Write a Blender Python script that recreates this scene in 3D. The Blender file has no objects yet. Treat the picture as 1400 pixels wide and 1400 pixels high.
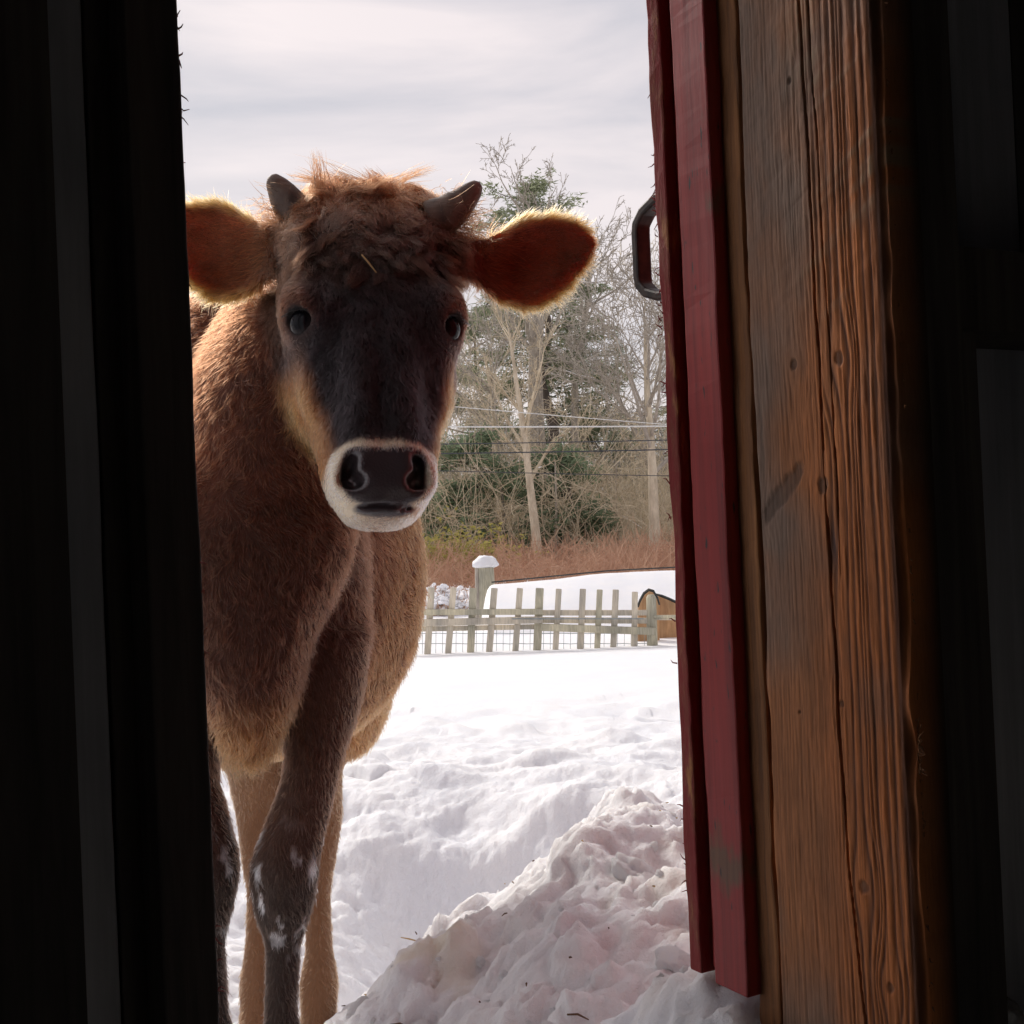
import bpy, bmesh, math, random
import numpy as np
from mathutils import Vector, Matrix
R = math.radians
random.seed(7)
rng = np.random.default_rng(11)
scene = bpy.context.scene
col = scene.collection

# ------------------------------------------------------------------ camera, world, sun, exposure
CAMZ, FPX = 0.92, 1750.0
PITCH, ROLL = R(0.6), R(2.5)
cF = np.array([0, math.cos(PITCH), math.sin(PITCH)])
cR0 = np.array([1.0, 0, 0]); cU0 = np.array([0, -math.sin(PITCH), math.cos(PITCH)])
cR = cR0 * math.cos(ROLL) - cU0 * math.sin(ROLL)
cU = cU0 * math.cos(ROLL) + cR0 * math.sin(ROLL)
CAM = np.array([0, 0, CAMZ])
cam_d = bpy.data.cameras.new('camera'); cam = bpy.data.objects.new('camera', cam_d); col.objects.link(cam)
cam_d.sensor_width = 36; cam_d.lens = 36 * FPX / 1400.0; cam_d.clip_start = 0.05; cam_d.clip_end = 3000
M = Matrix.Identity(4)
for i in range(3):
    M[i][0] = cR[i]; M[i][1] = cU[i]; M[i][2] = -cF[i]; M[i][3] = CAM[i]
cam.matrix_world = M
scene.camera = cam

SUN_EL, SUN_AZ = 36.0, 34.0          # degrees up, degrees to the left of the view
world = bpy.data.worlds.new('World'); scene.world = world; world.use_nodes = True
nt = world.node_tree; nt.nodes.clear()
def wn(t, **k):
    n = nt.nodes.new(t)
    for a, b in k.items(): setattr(n, a, b)
    return n
wo = wn('ShaderNodeOutputWorld'); wb = wn('ShaderNodeBackground')
sky = wn('ShaderNodeTexSky', sky_type='NISHITA', sun_disc=False)
sky.sun_elevation = R(SUN_EL); sky.sun_rotation = R(-SUN_AZ); sky.air_density = 1.0; sky.dust_density = 2.0
tc = wn('ShaderNodeTexCoord'); mp = wn('ShaderNodeMapping'); mp.inputs['Scale'].default_value = (1.1, 1.1, 4.2)
mp.inputs['Location'].default_value = (0.35, 0.1, 0.5)
nz = wn('ShaderNodeTexNoise'); nz.inputs['Scale'].default_value = 1.9; nz.inputs['Detail'].default_value = 7; nz.inputs['Roughness'].default_value = 0.52
nz.inputs['Distortion'].default_value = 0.5
rp = wn('ShaderNodeValToRGB')
rp.color_ramp.elements[0].position = 0.36; rp.color_ramp.elements[0].color = (0.275, 0.28, 0.315, 1)
rp.color_ramp.elements[1].position = 0.62; rp.color_ramp.elements[1].color = (0.525, 0.47, 0.465, 1)
skm = wn('ShaderNodeVectorMath', operation='SCALE'); skm.inputs['Scale'].default_value = 0.1
mx = wn('ShaderNodeMix', data_type='RGBA'); mx.inputs['Factor'].default_value = 0.9
L = nt.links.new
L(tc.outputs['Generated'], mp.inputs['Vector']); L(mp.outputs['Vector'], nz.inputs['Vector']); L(nz.outputs['Fac'], rp.inputs['Fac'])
L(sky.outputs['Color'], skm.inputs[0]); L(skm.outputs['Vector'], mx.inputs['A']); L(rp.outputs['Color'], mx.inputs['B'])
L(mx.outputs['Result'], wb.inputs['Color']); wb.inputs['Strength'].default_value = 1.0
L(wb.outputs['Background'], wo.inputs['Surface'])

sd = bpy.data.lights.new('sun', 'SUN'); sun = bpy.data.objects.new('sun', sd); col.objects.link(sun)
sd.energy = 1.6; sd.angle = R(14); sd.color = (1.0, 0.95, 0.88)
tosun = Vector((-math.sin(R(SUN_AZ)) * math.cos(R(SUN_EL)), math.cos(R(SUN_AZ)) * math.cos(R(SUN_EL)), math.sin(R(SUN_EL))))
sun.rotation_euler = tosun.to_track_quat('Z', 'Y').to_euler()
sun.location = tuple(tosun * 30)
vs = scene.view_settings
vs.view_transform = 'Standard'; vs.look = 'None'; vs.exposure = 0.78; vs.gamma = 1; vs.use_curve_mapping = False
scene.cycles.max_bounces = 8; scene.cycles.diffuse_bounces = 4; scene.cycles.transmission_bounces = 6; scene.cycles.transparent_max_bounces = 8
scene.cycles.use_denoising = True; scene.cycles.use_adaptive_sampling = True; scene.cycles.adaptive_threshold = 0.025
scene.render.hair_type = 'STRIP' if hasattr(scene.render, 'hair_type') else None

# ------------------------------------------------------------------ helpers
def at(px, py, Y):
    d = cF + cR * ((px - 700) / FPX) + cU * ((700 - py) / FPX)
    return CAM + d * (Y / d[1])
def at_a(px, py, Y):
    px = np.asarray(px, float); py = np.asarray(py, float)
    d = cF + np.multiply.outer((px - 700) / FPX, cR) + np.multiply.outer((700 - py) / FPX, cU)
    return CAM + d * (Y / d[..., 1])[..., None]

def _h(ix, iy, iz, seed):
    h = (ix.astype(np.uint32) * np.uint32(374761393)) ^ (iy.astype(np.uint32) * np.uint32(668265263)) ^ (iz.astype(np.uint32) * np.uint32(2246822519)) ^ np.uint32((seed * 3266489917) & 0xffffffff)
    h = (h ^ (h >> np.uint32(13))) * np.uint32(1274126177)
    h = (h ^ (h >> np.uint32(16))) * np.uint32(2654435761)
    h = h ^ (h >> np.uint32(15))
    return h.astype(np.float32) / np.float32(4294967295.0) * 2 - 1
def vn(x, y, z=0.0, seed=0):
    x, y, z = np.broadcast_arrays(np.asarray(x, np.float32), np.asarray(y, np.float32), np.asarray(z, np.float32))
    fx, fy, fz = np.floor(x), np.floor(y), np.floor(z)
    ix, iy, iz = fx.astype(np.int64), fy.astype(np.int64), fz.astype(np.int64)
    tx, ty, tz = x - fx, y - fy, z - fz
    tx = tx * tx * tx * (tx * (tx * 6 - 15) + 10); ty = ty * ty * ty * (ty * (ty * 6 - 15) + 10); tz = tz * tz * tz * (tz * (tz * 6 - 15) + 10)
    def c(a, b, d): return _h(ix + a, iy + b, iz + d, seed)
    r00 = c(0,0,0) * (1 - tx) + c(1,0,0) * tx; r10 = c(0,1,0) * (1 - tx) + c(1,1,0) * tx
    r01 = c(0,0,1) * (1 - tx) + c(1,0,1) * tx; r11 = c(0,1,1) * (1 - tx) + c(1,1,1) * tx
    return (r00 * (1 - ty) + r10 * ty) * (1 - tz) + (r01 * (1 - ty) + r11 * ty) * tz
def fbm(x, y, z=0.0, o=4, seed=0, rough=0.5):
    s = 0; a = 1.0; t = 0
    for i in range(o):
        s = s + a * vn(np.asarray(x) * 2 ** i + i * 17.3, np.asarray(y) * 2 ** i + i * 9.1, np.asarray(z) * 2 ** i, seed + i); t += a; a *= rough
    return s / t
def sstep(a, b, x):
    t = np.clip((x - a) / (b - a), 0, 1); return t * t * (3 - 2 * t)
def lerp(a, b, t): return a + (b - a) * t
def cmix(c, d, t): return c * (1 - t[:, None]) + np.asarray(d) * t[:, None]

def tag(o, label=None, cat=None, group=None, kind=None):
    if label: o['label'] = label
    if cat: o['category'] = cat
    if group: o['group'] = group
    if kind: o['kind'] = kind
    return o
def empty(name, loc=(0, 0, 0), rz=0):
    o = bpy.data.objects.new(name, None); col.objects.link(o); o.location = loc; o.rotation_euler = (0, 0, rz); o.empty_display_size = 0.1
    return o
def meshobj(name, V, F, mat=None, parent=None, smooth=False, colors=None):
    me = bpy.data.meshes.new(name)
    V = np.asarray(V, np.float32).reshape(-1, 3)
    if isinstance(F, np.ndarray):
        n = F.shape[1]
        me.vertices.add(len(V)); me.vertices.foreach_set('co', V.ravel())
        me.loops.add(F.size); me.loops.foreach_set('vertex_index', F.astype(np.int32).ravel())
        me.polygons.add(len(F)); me.polygons.foreach_set('loop_start', np.arange(0, F.size, n, dtype=np.int32))
        me.update(calc_edges=True)
    else:
        me.from_pydata([tuple(map(float, v)) for v in V], [], F); me.update()
    if smooth: me.polygons.foreach_set('use_smooth', [True] * len(me.polygons))
    if colors is not None:
        at_ = me.color_attributes.new('Col', 'FLOAT_COLOR', 'POINT')
        c4 = np.ones((len(V), 4), np.float32); c4[:, :3] = colors; at_.data.foreach_set('color', c4.ravel())
    o = bpy.data.objects.new(name, me); col.objects.link(o)
    if mat: me.materials.append(mat)
    if parent: o.parent = parent
    return o
class MB:
    def __init__(s): s.v = []; s.f = []
    def box(s, x0, x1, y0, y1, z0, z1, j=0.0):
        b = len(s.v)
        for z in (z0, z1):
            for (x, y) in ((x0, y0), (x1, y0), (x1, y1), (x0, y1)):
                s.v.append((x + random.uniform(-j, j), y + random.uniform(-j, j), z + random.uniform(-j, j)))
        for q in ((0,3,2,1), (4,5,6,7), (0,1,5,4), (1,2,6,5), (2,3,7,6), (3,0,4,7)): s.f.append([b + i for i in q])
        return s
    def bar(s, p, q, w, h, up=(0, 0, 1)):
        p = Vector(p); q = Vector(q); d = (q - p).normalized(); u = Vector(up)
        a = d.cross(u); a = a.normalized() if a.length > 1e-4 else Vector((1, 0, 0)); b_ = a.cross(d).normalized()
        b = len(s.v)
        for c in (p, q):
            for (i, k) in ((-1, -1), (1, -1), (1, 1), (-1, 1)): s.v.append(tuple(c + a * (i * w / 2) + b_ * (k * h / 2)))
        for f in ((0,1,2,3), (7,6,5,4), (0,4,5,1), (1,5,6,2), (2,6,7,3), (3,7,4,0)): s.f.append([b + i for i in f])
        return s
    def tube(s, pts, rad, n=5, cap=True):
        pts = [Vector(p) for p in pts]; b = len(s.v); m = len(pts)
        ref = Vector((0.3, 0.2, 0.93))
        for i, p in enumerate(pts):
            d = (pts[min(i + 1, m - 1)] - pts[max(i - 1, 0)])
            d = d.normalized() if d.length > 1e-9 else Vector((0, 0, 1))
            a = d.cross(ref)
            if a.length < 0.05: a = d.cross(Vector((1, 0, 0)))
            a.normalize(); c = d.cross(a)
            r = rad[i] if hasattr(rad, '__len__') else rad
            for k in range(n):
                t = 2 * math.pi * k / n
                s.v.append(tuple(p + a * (r * math.cos(t)) + c * (r * math.sin(t))))
        for i in range(m - 1):
            for k in range(n):
                s.f.append([b + i * n + k, b + i * n + (k + 1) % n, b + (i + 1) * n + (k + 1) % n, b + (i + 1) * n + k])
        if cap and n > 2:
            s.f.append([b + k for k in range(n)][::-1]); s.f.append([b + (m - 1) * n + k for k in range(n)])
        return s
    def build(s, name, mat, parent=None, smooth=False): return meshobj(name, s.v, s.f, mat, parent, smooth)
def bevel(o, w, seg=2):
    m = o.modifiers.new('bevel', 'BEVEL'); m.width = w; m.segments = seg; m.limit_method = 'ANGLE'; return o

# ------------------------------------------------------------------ materials
class NT:
    def __init__(s, name):
        s.m = bpy.data.materials.new(name); s.m.use_nodes = True; s.t = s.m.node_tree; s.t.nodes.clear()
        s.o = s.n('ShaderNodeOutputMaterial')
    def n(s, t, ins=None, **k):
        x = s.t.nodes.new(t)
        for a, b in k.items(): setattr(x, a, b)
        for a, b in (ins or {}).items():
            if hasattr(b, 'is_output') : s.t.links.new(b, x.inputs[a])
            else: x.inputs[a].default_value = b
        return x
    def noise(s, vec, scale, detail=4, rough=0.5, dist=0):
        return s.n('ShaderNodeTexNoise', {'Vector': vec, 'Scale': scale, 'Detail': detail, 'Roughness': rough, 'Distortion': dist}).outputs['Fac']
    def ramp(s, fac, stops):
        x = s.n('ShaderNodeValToRGB', {'Fac': fac}); e = x.color_ramp.elements
        while len(e) < len(stops): e.new(0.5)
        for el, (p, c) in zip(e, stops): el.position = p; el.color = (c[0], c[1], c[2], 1)
        return x.outputs['Color']
    def obj(s, scale=(1, 1, 1)):
        t = s.n('ShaderNodeTexCoord'); return s.n('ShaderNodeMapping', {'Vector': t.outputs['Object'], 'Scale': scale}).outputs['Vector']
    def mix(s, a, b, f, blend='MIX'):
        x = s.n('ShaderNodeMix', data_type='RGBA', blend_type=blend)
        for i, v in ((0, f), (6, a), (7, b)):
            if hasattr(v, 'is_output'): s.t.links.new(v, x.inputs[i])
            else: x.inputs[i].default_value = v if i == 0 else (v[0], v[1], v[2], 1)
        return x.outputs[2]
    def bump(s, h, st, dist=0.01):
        return s.n('ShaderNodeBump', {'Height': h, 'Strength': st, 'Distance': dist}).outputs['Normal']
    def pbr(s, color, rough=0.7, normal=None, **k):
        x = s.n('ShaderNodeBsdfPrincipled', {'Roughness': rough})
        if hasattr(color, 'is_output'): s.t.links.new(color, x.inputs['Base Color'])
        else: x.inputs['Base Color'].default_value = (color[0], color[1], color[2], 1)
        if normal: s.t.links.new(normal, x.inputs['Normal'])
        for a, b in k.items():
            a = a.replace('_', ' ')
            if hasattr(b, 'is_output'): s.t.links.new(b, x.inputs[a])
            else: x.inputs[a].default_value = b
        s.t.links.new(x.outputs[0], s.o.inputs['Surface']); return s.m

def wood_mat(name, dark, light, grain=(60, 60, 3), bump=0.5, rough=0.8):
    t = NT(name); v = t.obj(grain); n1 = t.noise(v, 1.0, 5, 0.6, 0.4); n2 = t.noise(t.obj((6, 6, 2)), 1.0, 3)
    c = t.ramp(n1, [(0.3, dark), (0.7, light)]); c = t.mix(c, t.ramp(n2, [(0.35, (0.55, 0.55, 0.58)), (0.65, (1.1, 1.05, 1.0))]), 0.8, 'MULTIPLY')
    return t.pbr(c, rough, t.bump(n1, bump, 0.004))
MAT = {}
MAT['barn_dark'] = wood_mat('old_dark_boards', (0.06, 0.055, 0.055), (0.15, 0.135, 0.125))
MAT['barn_slate'] = wood_mat('slate_grey_boards', (0.46, 0.50, 0.56), (0.64, 0.68, 0.75))
MAT['bounce_pale'] = wood_mat('pale_bounce_boards', (0.55, 0.53, 0.5), (0.75, 0.73, 0.7), (6, 6, 3), 0.3)  # pale tone given to the unseen floor and walls to bounce light indoors
MAT['strip'] = wood_mat('tan_strip_wood', (0.22, 0.10, 0.045), (0.50, 0.22, 0.075), (140, 140, 5), 0.6)
MAT['fence'] = wood_mat('weathered_fence_wood', (0.48, 0.44, 0.35), (0.75, 0.69, 0.56), (60, 60, 6), 0.4)
MAT['fence2'] = wood_mat('greenish_fence_wood', (0.42, 0.40, 0.29), (0.68, 0.64, 0.48), (60, 60, 6), 0.4)
MAT['plank'] = wood_mat('tan_plank', (0.36, 0.2, 0.1), (0.6, 0.38, 0.2), (20, 20, 4), 0.3)
MAT['darkedge'] = wood_mat('dark_roofing', (0.03, 0.035, 0.035), (0.08, 0.085, 0.08), (20, 20, 20), 0.3)
def paint_mat():
    t = NT('barn_red_paint'); v = t.obj((30, 30, 3)); n1 = t.noise(v, 1.0, 6, 0.6); n2 = t.noise(t.obj((9, 9, 5)), 1.0, 5, 0.6); n3 = t.noise(t.obj((120, 120, 30)), 1.0, 2)
    c = t.ramp(n1, [(0.3, (0.27, 0.019, 0.018)), (0.7, (0.38, 0.033, 0.029))])
    w = t.ramp(n2, [(0.60, (0, 0, 0)), (0.68, (1, 1, 1))])
    c = t.mix(c, (0.17, 0.075, 0.04), w)
    d = t.ramp(n3, [(0.66, (0, 0, 0)), (0.72, (1, 1, 1))]); c = t.mix(c, (0.05, 0.03, 0.03), d); n4 = t.noise(t.obj((90, 90, 1.2)), 1.0, 4, 0.6); c = t.mix(c, t.ramp(n4, [(0.35, (0.62, 0.62, 0.66)), (0.6, (1.08, 1.05, 1.0))]), 0.85, 'MULTIPLY')
    return t.pbr(c, 0.6, t.bump(n1, 0.35, 0.003))
MAT['red'] = paint_mat()
def worn_mat():
    t = NT('worn_red_edge'); n1 = t.noise(t.obj((60, 60, 14)), 1.0, 5, 0.65)
    c = t.ramp(n1, [(0.46, (0.24, 0.019, 0.017)), (0.58, (0.24, 0.05, 0.03)), (0.70, (0.42, 0.18, 0.06))])
    return t.pbr(c, 0.75, t.bump(n1, 0.8, 0.004))
MAT['worn'] = worn_mat()
def iron_mat():
    t = NT('dark_iron'); n1 = t.noise(t.obj((80, 80, 80)), 1.0, 4)
    return t.pbr(t.ramp(n1, [(0.4, (0.028, 0.022, 0.02)), (0.7, (0.07, 0.045, 0.035))]), 0.55, t.bump(n1, 0.2, 0.002), Metallic=0.3)
MAT['iron'] = iron_mat()
def snow_mat(name='snow', dirty=True):
    t = NT(name); tcx = t.n('ShaderNodeTexCoord').outputs['Object']
    n1 = t.noise(tcx, 90, 5, 0.7); n2 = t.noise(tcx, 14, 4, 0.6); n3 = t.noise(tcx, 320, 3, 0.6); n4 = t.noise(tcx, 2.6, 5, 0.6)
    c = t.ramp(n4, [(0.35, (0.84, 0.85, 0.89)), (0.62, (0.89, 0.885, 0.90))])
    if dirty:
        a = t.n('ShaderNodeAttribute', attribute_name='Col').outputs['Color']; c = t.mix(c, a, 1.0, 'MULTIPLY')
    b1 = t.bump(n2, 0.35, 0.02); b2 = t.n('ShaderNodeBump', {'Height': n1, 'Strength': 0.8, 'Distance': 0.007, 'Normal': b1}).outputs['Normal']
    b3 = t.n('ShaderNodeBump', {'Height': n3, 'Strength': 0.4, 'Distance': 0.002, 'Normal': b2}).outputs['Normal']
    return t.pbr(c, 0.65, b3, Subsurface_Weight=0.7, Subsurface_Radius=(0.05, 0.048, 0.046), Subsurface_Scale=0.6)
MAT['snow'] = snow_mat(); MAT['snow_clean'] = snow_mat('clean_snow', False)
def bark_mat(name, a, b, sc=6):
    t = NT(name); n1 = t.noise(t.obj((sc, sc, sc * 0.3)), 1.0, 6, 0.65)
    return t.pbr(t.ramp(n1, [(0.35, a), (0.65, b)]), 0.9, t.bump(n1, 0.8, 0.05))
MAT['bark_tan'] = bark_mat('tan_bark', (0.46, 0.385, 0.28), (0.74, 0.64, 0.49))
MAT['bark_grey'] = bark_mat('grey_bark', (0.30, 0.265, 0.225), (0.54, 0.48, 0.40))
MAT['bark_dark'] = bark_mat('dark_pine_bark', (0.08, 0.065, 0.055), (0.19, 0.155, 0.13))
MAT['twig'] = bark_mat('tan_twigs', (0.48, 0.40, 0.28), (0.70, 0.60, 0.44), 3)
MAT['bramble'] = bark_mat('red_brown_bramble', (0.38, 0.20, 0.13), (0.60, 0.39, 0.26), 1.2)
def leaf_mat(name, a, b):
    t = NT(name); n1 = t.noise(t.obj((1, 1, 1)), 0.8, 4, 0.6)
    d = t.n('ShaderNodeBsdfDiffuse', {'Color': t.ramp(n1, [(0.3, a), (0.7, b)])}); tr = t.n('ShaderNodeBsdfTranslucent', {'Color': t.ramp(n1, [(0.3, a), (0.7, b)])})
    m = t.n('ShaderNodeMixShader', {0: 0.4, 1: d.outputs[0], 2: tr.outputs[0]}); t.t.links.new(m.outputs[0], t.o.inputs['Surface']); return t.m
MAT['needle'] = leaf_mat('pine_needles', (0.19, 0.215, 0.13), (0.34, 0.37, 0.24))
MAT['hemlock'] = leaf_mat('hemlock_needles', (0.17, 0.23, 0.14), (0.30, 0.37, 0.24))
MAT['yellowbush'] = leaf_mat('yellow_green_leaves', (0.30, 0.27, 0.08), (0.44, 0.40, 0.14))
def plain(name, c, rough=0.6, **k):
    t = NT(name); n = t.noise(t.obj((25, 25, 25)), 1.0, 3); cc = t.ramp(n, [(0.3, tuple(x * 0.8 for x in c)), (0.7, tuple(min(1, x * 1.1) for x in c))])
    return t.pbr(cc, rough, None, **k)
MAT['wire_dark'] = plain('dark_cable', (0.05, 0.055, 0.065)); MAT['wire_light'] = plain('pale_cable', (0.75, 0.75, 0.72))
MAT['fwire'] = plain('galvanised_wire', (0.25, 0.3, 0.32), 0.4)
MAT['straw'] = plain('straw', (0.42, 0.27, 0.10)); MAT['dirt'] = plain('dark_litter', (0.12, 0.06, 0.025))

# ------------------------------------------------------------------ snow ground (one sheet to the horizon)
def gauss(x, y, cx, cy, rx, ry, p=2.0): return np.exp(-(np.abs((x - cx) / rx) ** p + np.abs((y - cy) / ry) ** p))
def snow_base(x, y):
    z = np.interp(y, [-5, 1, 3, 4.5, 6, 14, 22, 45, 200], [0.0, 0.02, 0.02, 0.04, -0.03, -0.45, -0.5, -0.62, -0.62])
    z = z + 0.10 * fbm(x * 0.12, y * 0.12, 0, 3, 3) * sstep(4, 12, y)
    # trodden path where the animal stands, dropping away behind its fore feet
    tr = np.exp(-np.abs((x + 0.50 + 0.0 * y) / 0.62) ** 4) * sstep(2.05, 2.65, y) * (1 - sstep(3.6, 4.7, y))
    z = z - 0.22 * tr
    h2 = gauss(x, y, -0.05, 3.5, 0.42, 0.5, 4.0); z = z - 0.26 * h2
    # shovelled pile and the bank against the door
    p = 0.33 * gauss(x, y, 0.07, 2.64, 0.42, 0.46, 3.0)
    p2 = 0.25 * gauss(x, y, 0.24, 2.05, 0.37, 0.44, 2.6)
    p3 = 0.37 * gauss(x, y, 0.33, 1.47, 0.32, 0.30, 2.6)
    p4 = 0.07 * gauss(x, y, 0.75, 2.3, 0.40, 0.9, 2.4)
    p5 = 0.05 * gauss(x, y, 0.55, 3.7, 0.6, 0.5, 2.4)
    pile = np.maximum.reduce([p, p2, p3, p4]) * 0.75 + 0.25 * np.minimum(p + p2 + p3 + p4, 0.42)
    return z + pile + p5, pile
def ground_z(x, y):
    return float(snow_base(np.array([x], float), np.array([y], float))[0][0])
def cells(x, y, sc, seed):        # rounded broken lumps: distance to nearest jittered point
    X = x * sc; Y = y * sc; best = np.full(X.shape, 9.0); hv = np.zeros(X.shape)
    fx = np.floor(X); fy = np.floor(Y)
    for i in (-1, 0, 1):
        for j in (-1, 0, 1):
            cx = fx + i; cy = fy + j; zz = np.zeros_like(cx).astype(np.int64)
            px = cx + 0.5 + 0.45 * _h(cx.astype(np.int64), cy.astype(np.int64), zz, seed); py = cy + 0.5 + 0.45 * _h(cx.astype(np.int64), cy.astype(np.int64), zz, seed + 1)
            hh = _h(cx.astype(np.int64), cy.astype(np.int64), zz, seed + 2)
            d = (X - px) ** 2 + (Y - py) ** 2; m = d < best; best = np.where(m, d, best); hv = np.where(m, hh, hv)
    return np.sqrt(best), hv
def axis_grid(lo, a, b, hi, step, growth):
    v = list(np.arange(a, b + step / 2, step)); s = step; x = v[-1]
    while x < hi: s = min(s * growth, 60); x += s; v.append(x)
    s = step; x = v[0]; pre = []
    while x > lo: s = min(s * growth, 60); x -= s; pre.append(x)
    return np.array(pre[::-1] + v)
gx = axis_grid(-260, -0.62, 0.85, 260, 0.0075, 1.055); gy = np.concatenate([np.arange(1.02, 1.25, 0.02), np.arange(1.25, 3.3, 0.0078), np.arange(3.3, 5.6, 0.015), axis_grid(5.6, 5.6, 5.62, 420, 0.02, 1.05)[1:]])
X, Y = np.meshgrid(gx, gy, indexing='ij')
Z, pile = snow_base(X, Y)
near = 1 - sstep(4.2, 7.0, Y + 0.25 * np.abs(X))
rough = np.clip(pile / 0.2, 0, 1) * near
wx = X + 0.05 * fbm(X * 7, Y * 7, 0, 3, 21); wy = Y + 0.05 * fbm(X * 7, Y * 7, 5, 3, 22)
d1, h1 = cells(wx, wy, 5.0, 31); d2, h2 = cells(wx, wy, 11.0, 35); d3, h3 = cells(wx, wy, 26.0, 39)
bl = lambda f, sd_: 0.5 - 1.6 * np.abs(fbm(wx * f, wy * f, 0, 2, sd_))
lump = 0.016 * (h1 * 0.5 + 0.3 - 0.9 * d1 ** 2) + 0.014 * (h2 * 0.6 - 0.8 * d2 ** 2 + 0.2) + 0.007 * (h3 * 0.6 - 0.8 * d3 ** 2 + 0.2) + 0.040 * bl(2.8, 311) + 0.026 * bl(6.0, 321) + 0.013 * bl(13.0, 331) + 0.008 * bl(30.0, 341)
fine = 0.016 * fbm(X * 16, Y * 16, 0, 4, 44) + 0.008 * fbm(X * 60, Y * 60, 0, 3, 47, 0.65)
Z = Z + rough * (lump + fine * 1.2) + (1 - rough) * near * (0.95 * lump + 0.9 * fine) * (1 - 0.65 * sstep(3.2, 4.8, Y))
# trampled belt in the yard, soft drifts beyond
belt = sstep(3.4, 4.6, Y) * (1 - sstep(5.6, 8.5, Y))
dd, hh = cells(X + 0.1 * fbm(X * 3, Y * 3, 0, 2, 60), Y, 3.2, 61)
Z = Z + belt * (0.05 * hh * (1 - sstep(0.1, 0.6, dd)) + 0.035 * fbm(X * 3.5, Y * 3.5, 0, 4, 63))
Z = Z + 0.012 * fbm(X * 1.2, Y * 0.8, 0, 3, 66) * sstep(5, 8, Y)
Z = np.where(Y < 1.35, Z - (1.35 - Y) * 0.5, Z)
dx = rough * 0.022 * fbm(X * 13, Y * 13, 3, 3, 71); dy = rough * 0.026 * fbm(X * 13, Y * 13, 9, 3, 72)
V = np.stack([X + dx, Y + dy, Z], -1).reshape(-1, 3)
nx, ny = X.shape
I = np.arange(nx * ny).reshape(nx, ny)
Fq = np.stack([I[:-1, :-1], I[1:, :-1], I[1:, 1:], I[:-1, 1:]], -1).reshape(-1, 4)
stain = np.clip(sstep(0.15, 0.5, fbm(X * 5, Y * 5, 0, 4, 81)) * (0.35 * rough + 0.8 * np.exp(-((X + 0.3) / 0.25) ** 2 - ((Y - 2.2) / 0.5) ** 2)) * near, 0, 1).reshape(-1)
warm = (np.clip(pile / 0.25, 0, 1) * near).reshape(-1) * (0.6 + 0.4 * fbm(X * 3, Y * 3, 0, 3, 83).reshape(-1))
gc = np.ones((nx * ny, 3)); gc = cmix(gc, (1.0, 0.995, 0.985), np.clip(warm, 0, 1)); gc = cmix(gc, (0.93, 0.83, 0.62), stain * 0.75)
ground = meshobj('snow_ground', V, Fq, MAT['snow'], None, True, gc); tag(ground, kind='structure')
def surf(x, y):                   # height of the finished snow sheet (nearest vertex)
    i = int(np.clip(np.searchsorted(gx, x), 1, nx - 1)); j = int(np.clip(np.searchsorted(gy, y), 1, ny - 1))
    return float(Z[i, j])

# broken snow clods lying on the pile
def clod_mesh(seed):
    bm = bmesh.new(); bmesh.ops.create_icosphere(bm, subdivisions=4, radius=1.0)
    P = np.array([v.co for v in bm.verts])
    r = 1 + 0.55 * fbm(P[:, 0] * 1.1 + seed * 7, P[:, 1] * 1.1, P[:, 2] * 1.1, 3, seed) + 0.16 * fbm(P[:, 0] * 4, P[:, 1] * 4, P[:, 2] * 4, 4, seed + 5, 0.6)
    # flattened facets
    for k in range(2):
        n = rng.normal(size=3); n /= np.linalg.norm(n); d = P @ n
        r = np.where(d > 0.35, np.minimum(r, 0.72 / np.maximum(d, 0.36)), r)
    for v, k in zip(bm.verts, r): v.co *= float(k)
    me = bpy.data.meshes.new('snow_clod'); bm.to_mesh(me); bm.free(); me.polygons.foreach_set('use_smooth', [True] * len(me.polygons)); me.materials.append(MAT['snow_clean']); return me
clods = [clod_mesh(i + 3) for i in range(6)]
spots = []
for px, py, Yd, s in ((865, 1225, 2.3, 0.038), (570, 1330, 2.15, 0.034), (880, 1165, 3.1, 0.025), (930, 1280, 1.9, 0.03), (760, 1385, 1.75, 0.03), (470, 1300, 2.5, 0.03), (490, 1365, 2.3, 0.022)):
    p = at(px, py, Yd); spots.append((p[0], p[1], s))
for k in range(70):
    spots.append((random.uniform(-0.3, 0.6), random.uniform(1.55, 3.0), random.uniform(0.005, 0.013)))
for k, (x, y, s) in enumerate(spots):
    o = bpy.data.objects.new('snow_clod', clods[k % 6]); col.objects.link(o); o.parent = ground
    o.location = (x, y, surf(x, y) - s * 0.15); o.rotation_euler = (random.uniform(0, 6), random.uniform(0, 6), random.uniform(0, 6)); o.scale = (s * random.uniform(0.8, 1.3), s, s * random.uniform(0.6, 0.95))
# bits of hay and bark on the snow
m = MB(); m2 = MB()
for k in range(95):
    x = random.uniform(-0.5, 0.6); y = random.uniform(1.5, 2.9); z = surf(x, y) + 0.006; a = random.uniform(0, 6.28); l = random.choice([0.004, 0.005, 0.006, 0.008, 0.012, 0.02, 0.035])
    t = random.uniform(-0.3, 0.3); q = (x + math.cos(a) * l, y + math.sin(a) * l, z + t * l)
    (m if k % 2 else m2).tube([(x, y, z), ((x + q[0]) / 2, (y + q[1]) / 2, z + l * 0.1), q], [0.0013, 0.0016, 0.0008], 4)
tag(m.build('hay_litter', MAT['straw']), 'short bits of hay scattered over the snow pile', 'hay', kind='stuff')
tag(m2.build('bark_litter', MAT['dirt']), 'dark crumbs and twigs scattered over the snow pile', 'litter', kind='stuff')

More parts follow.
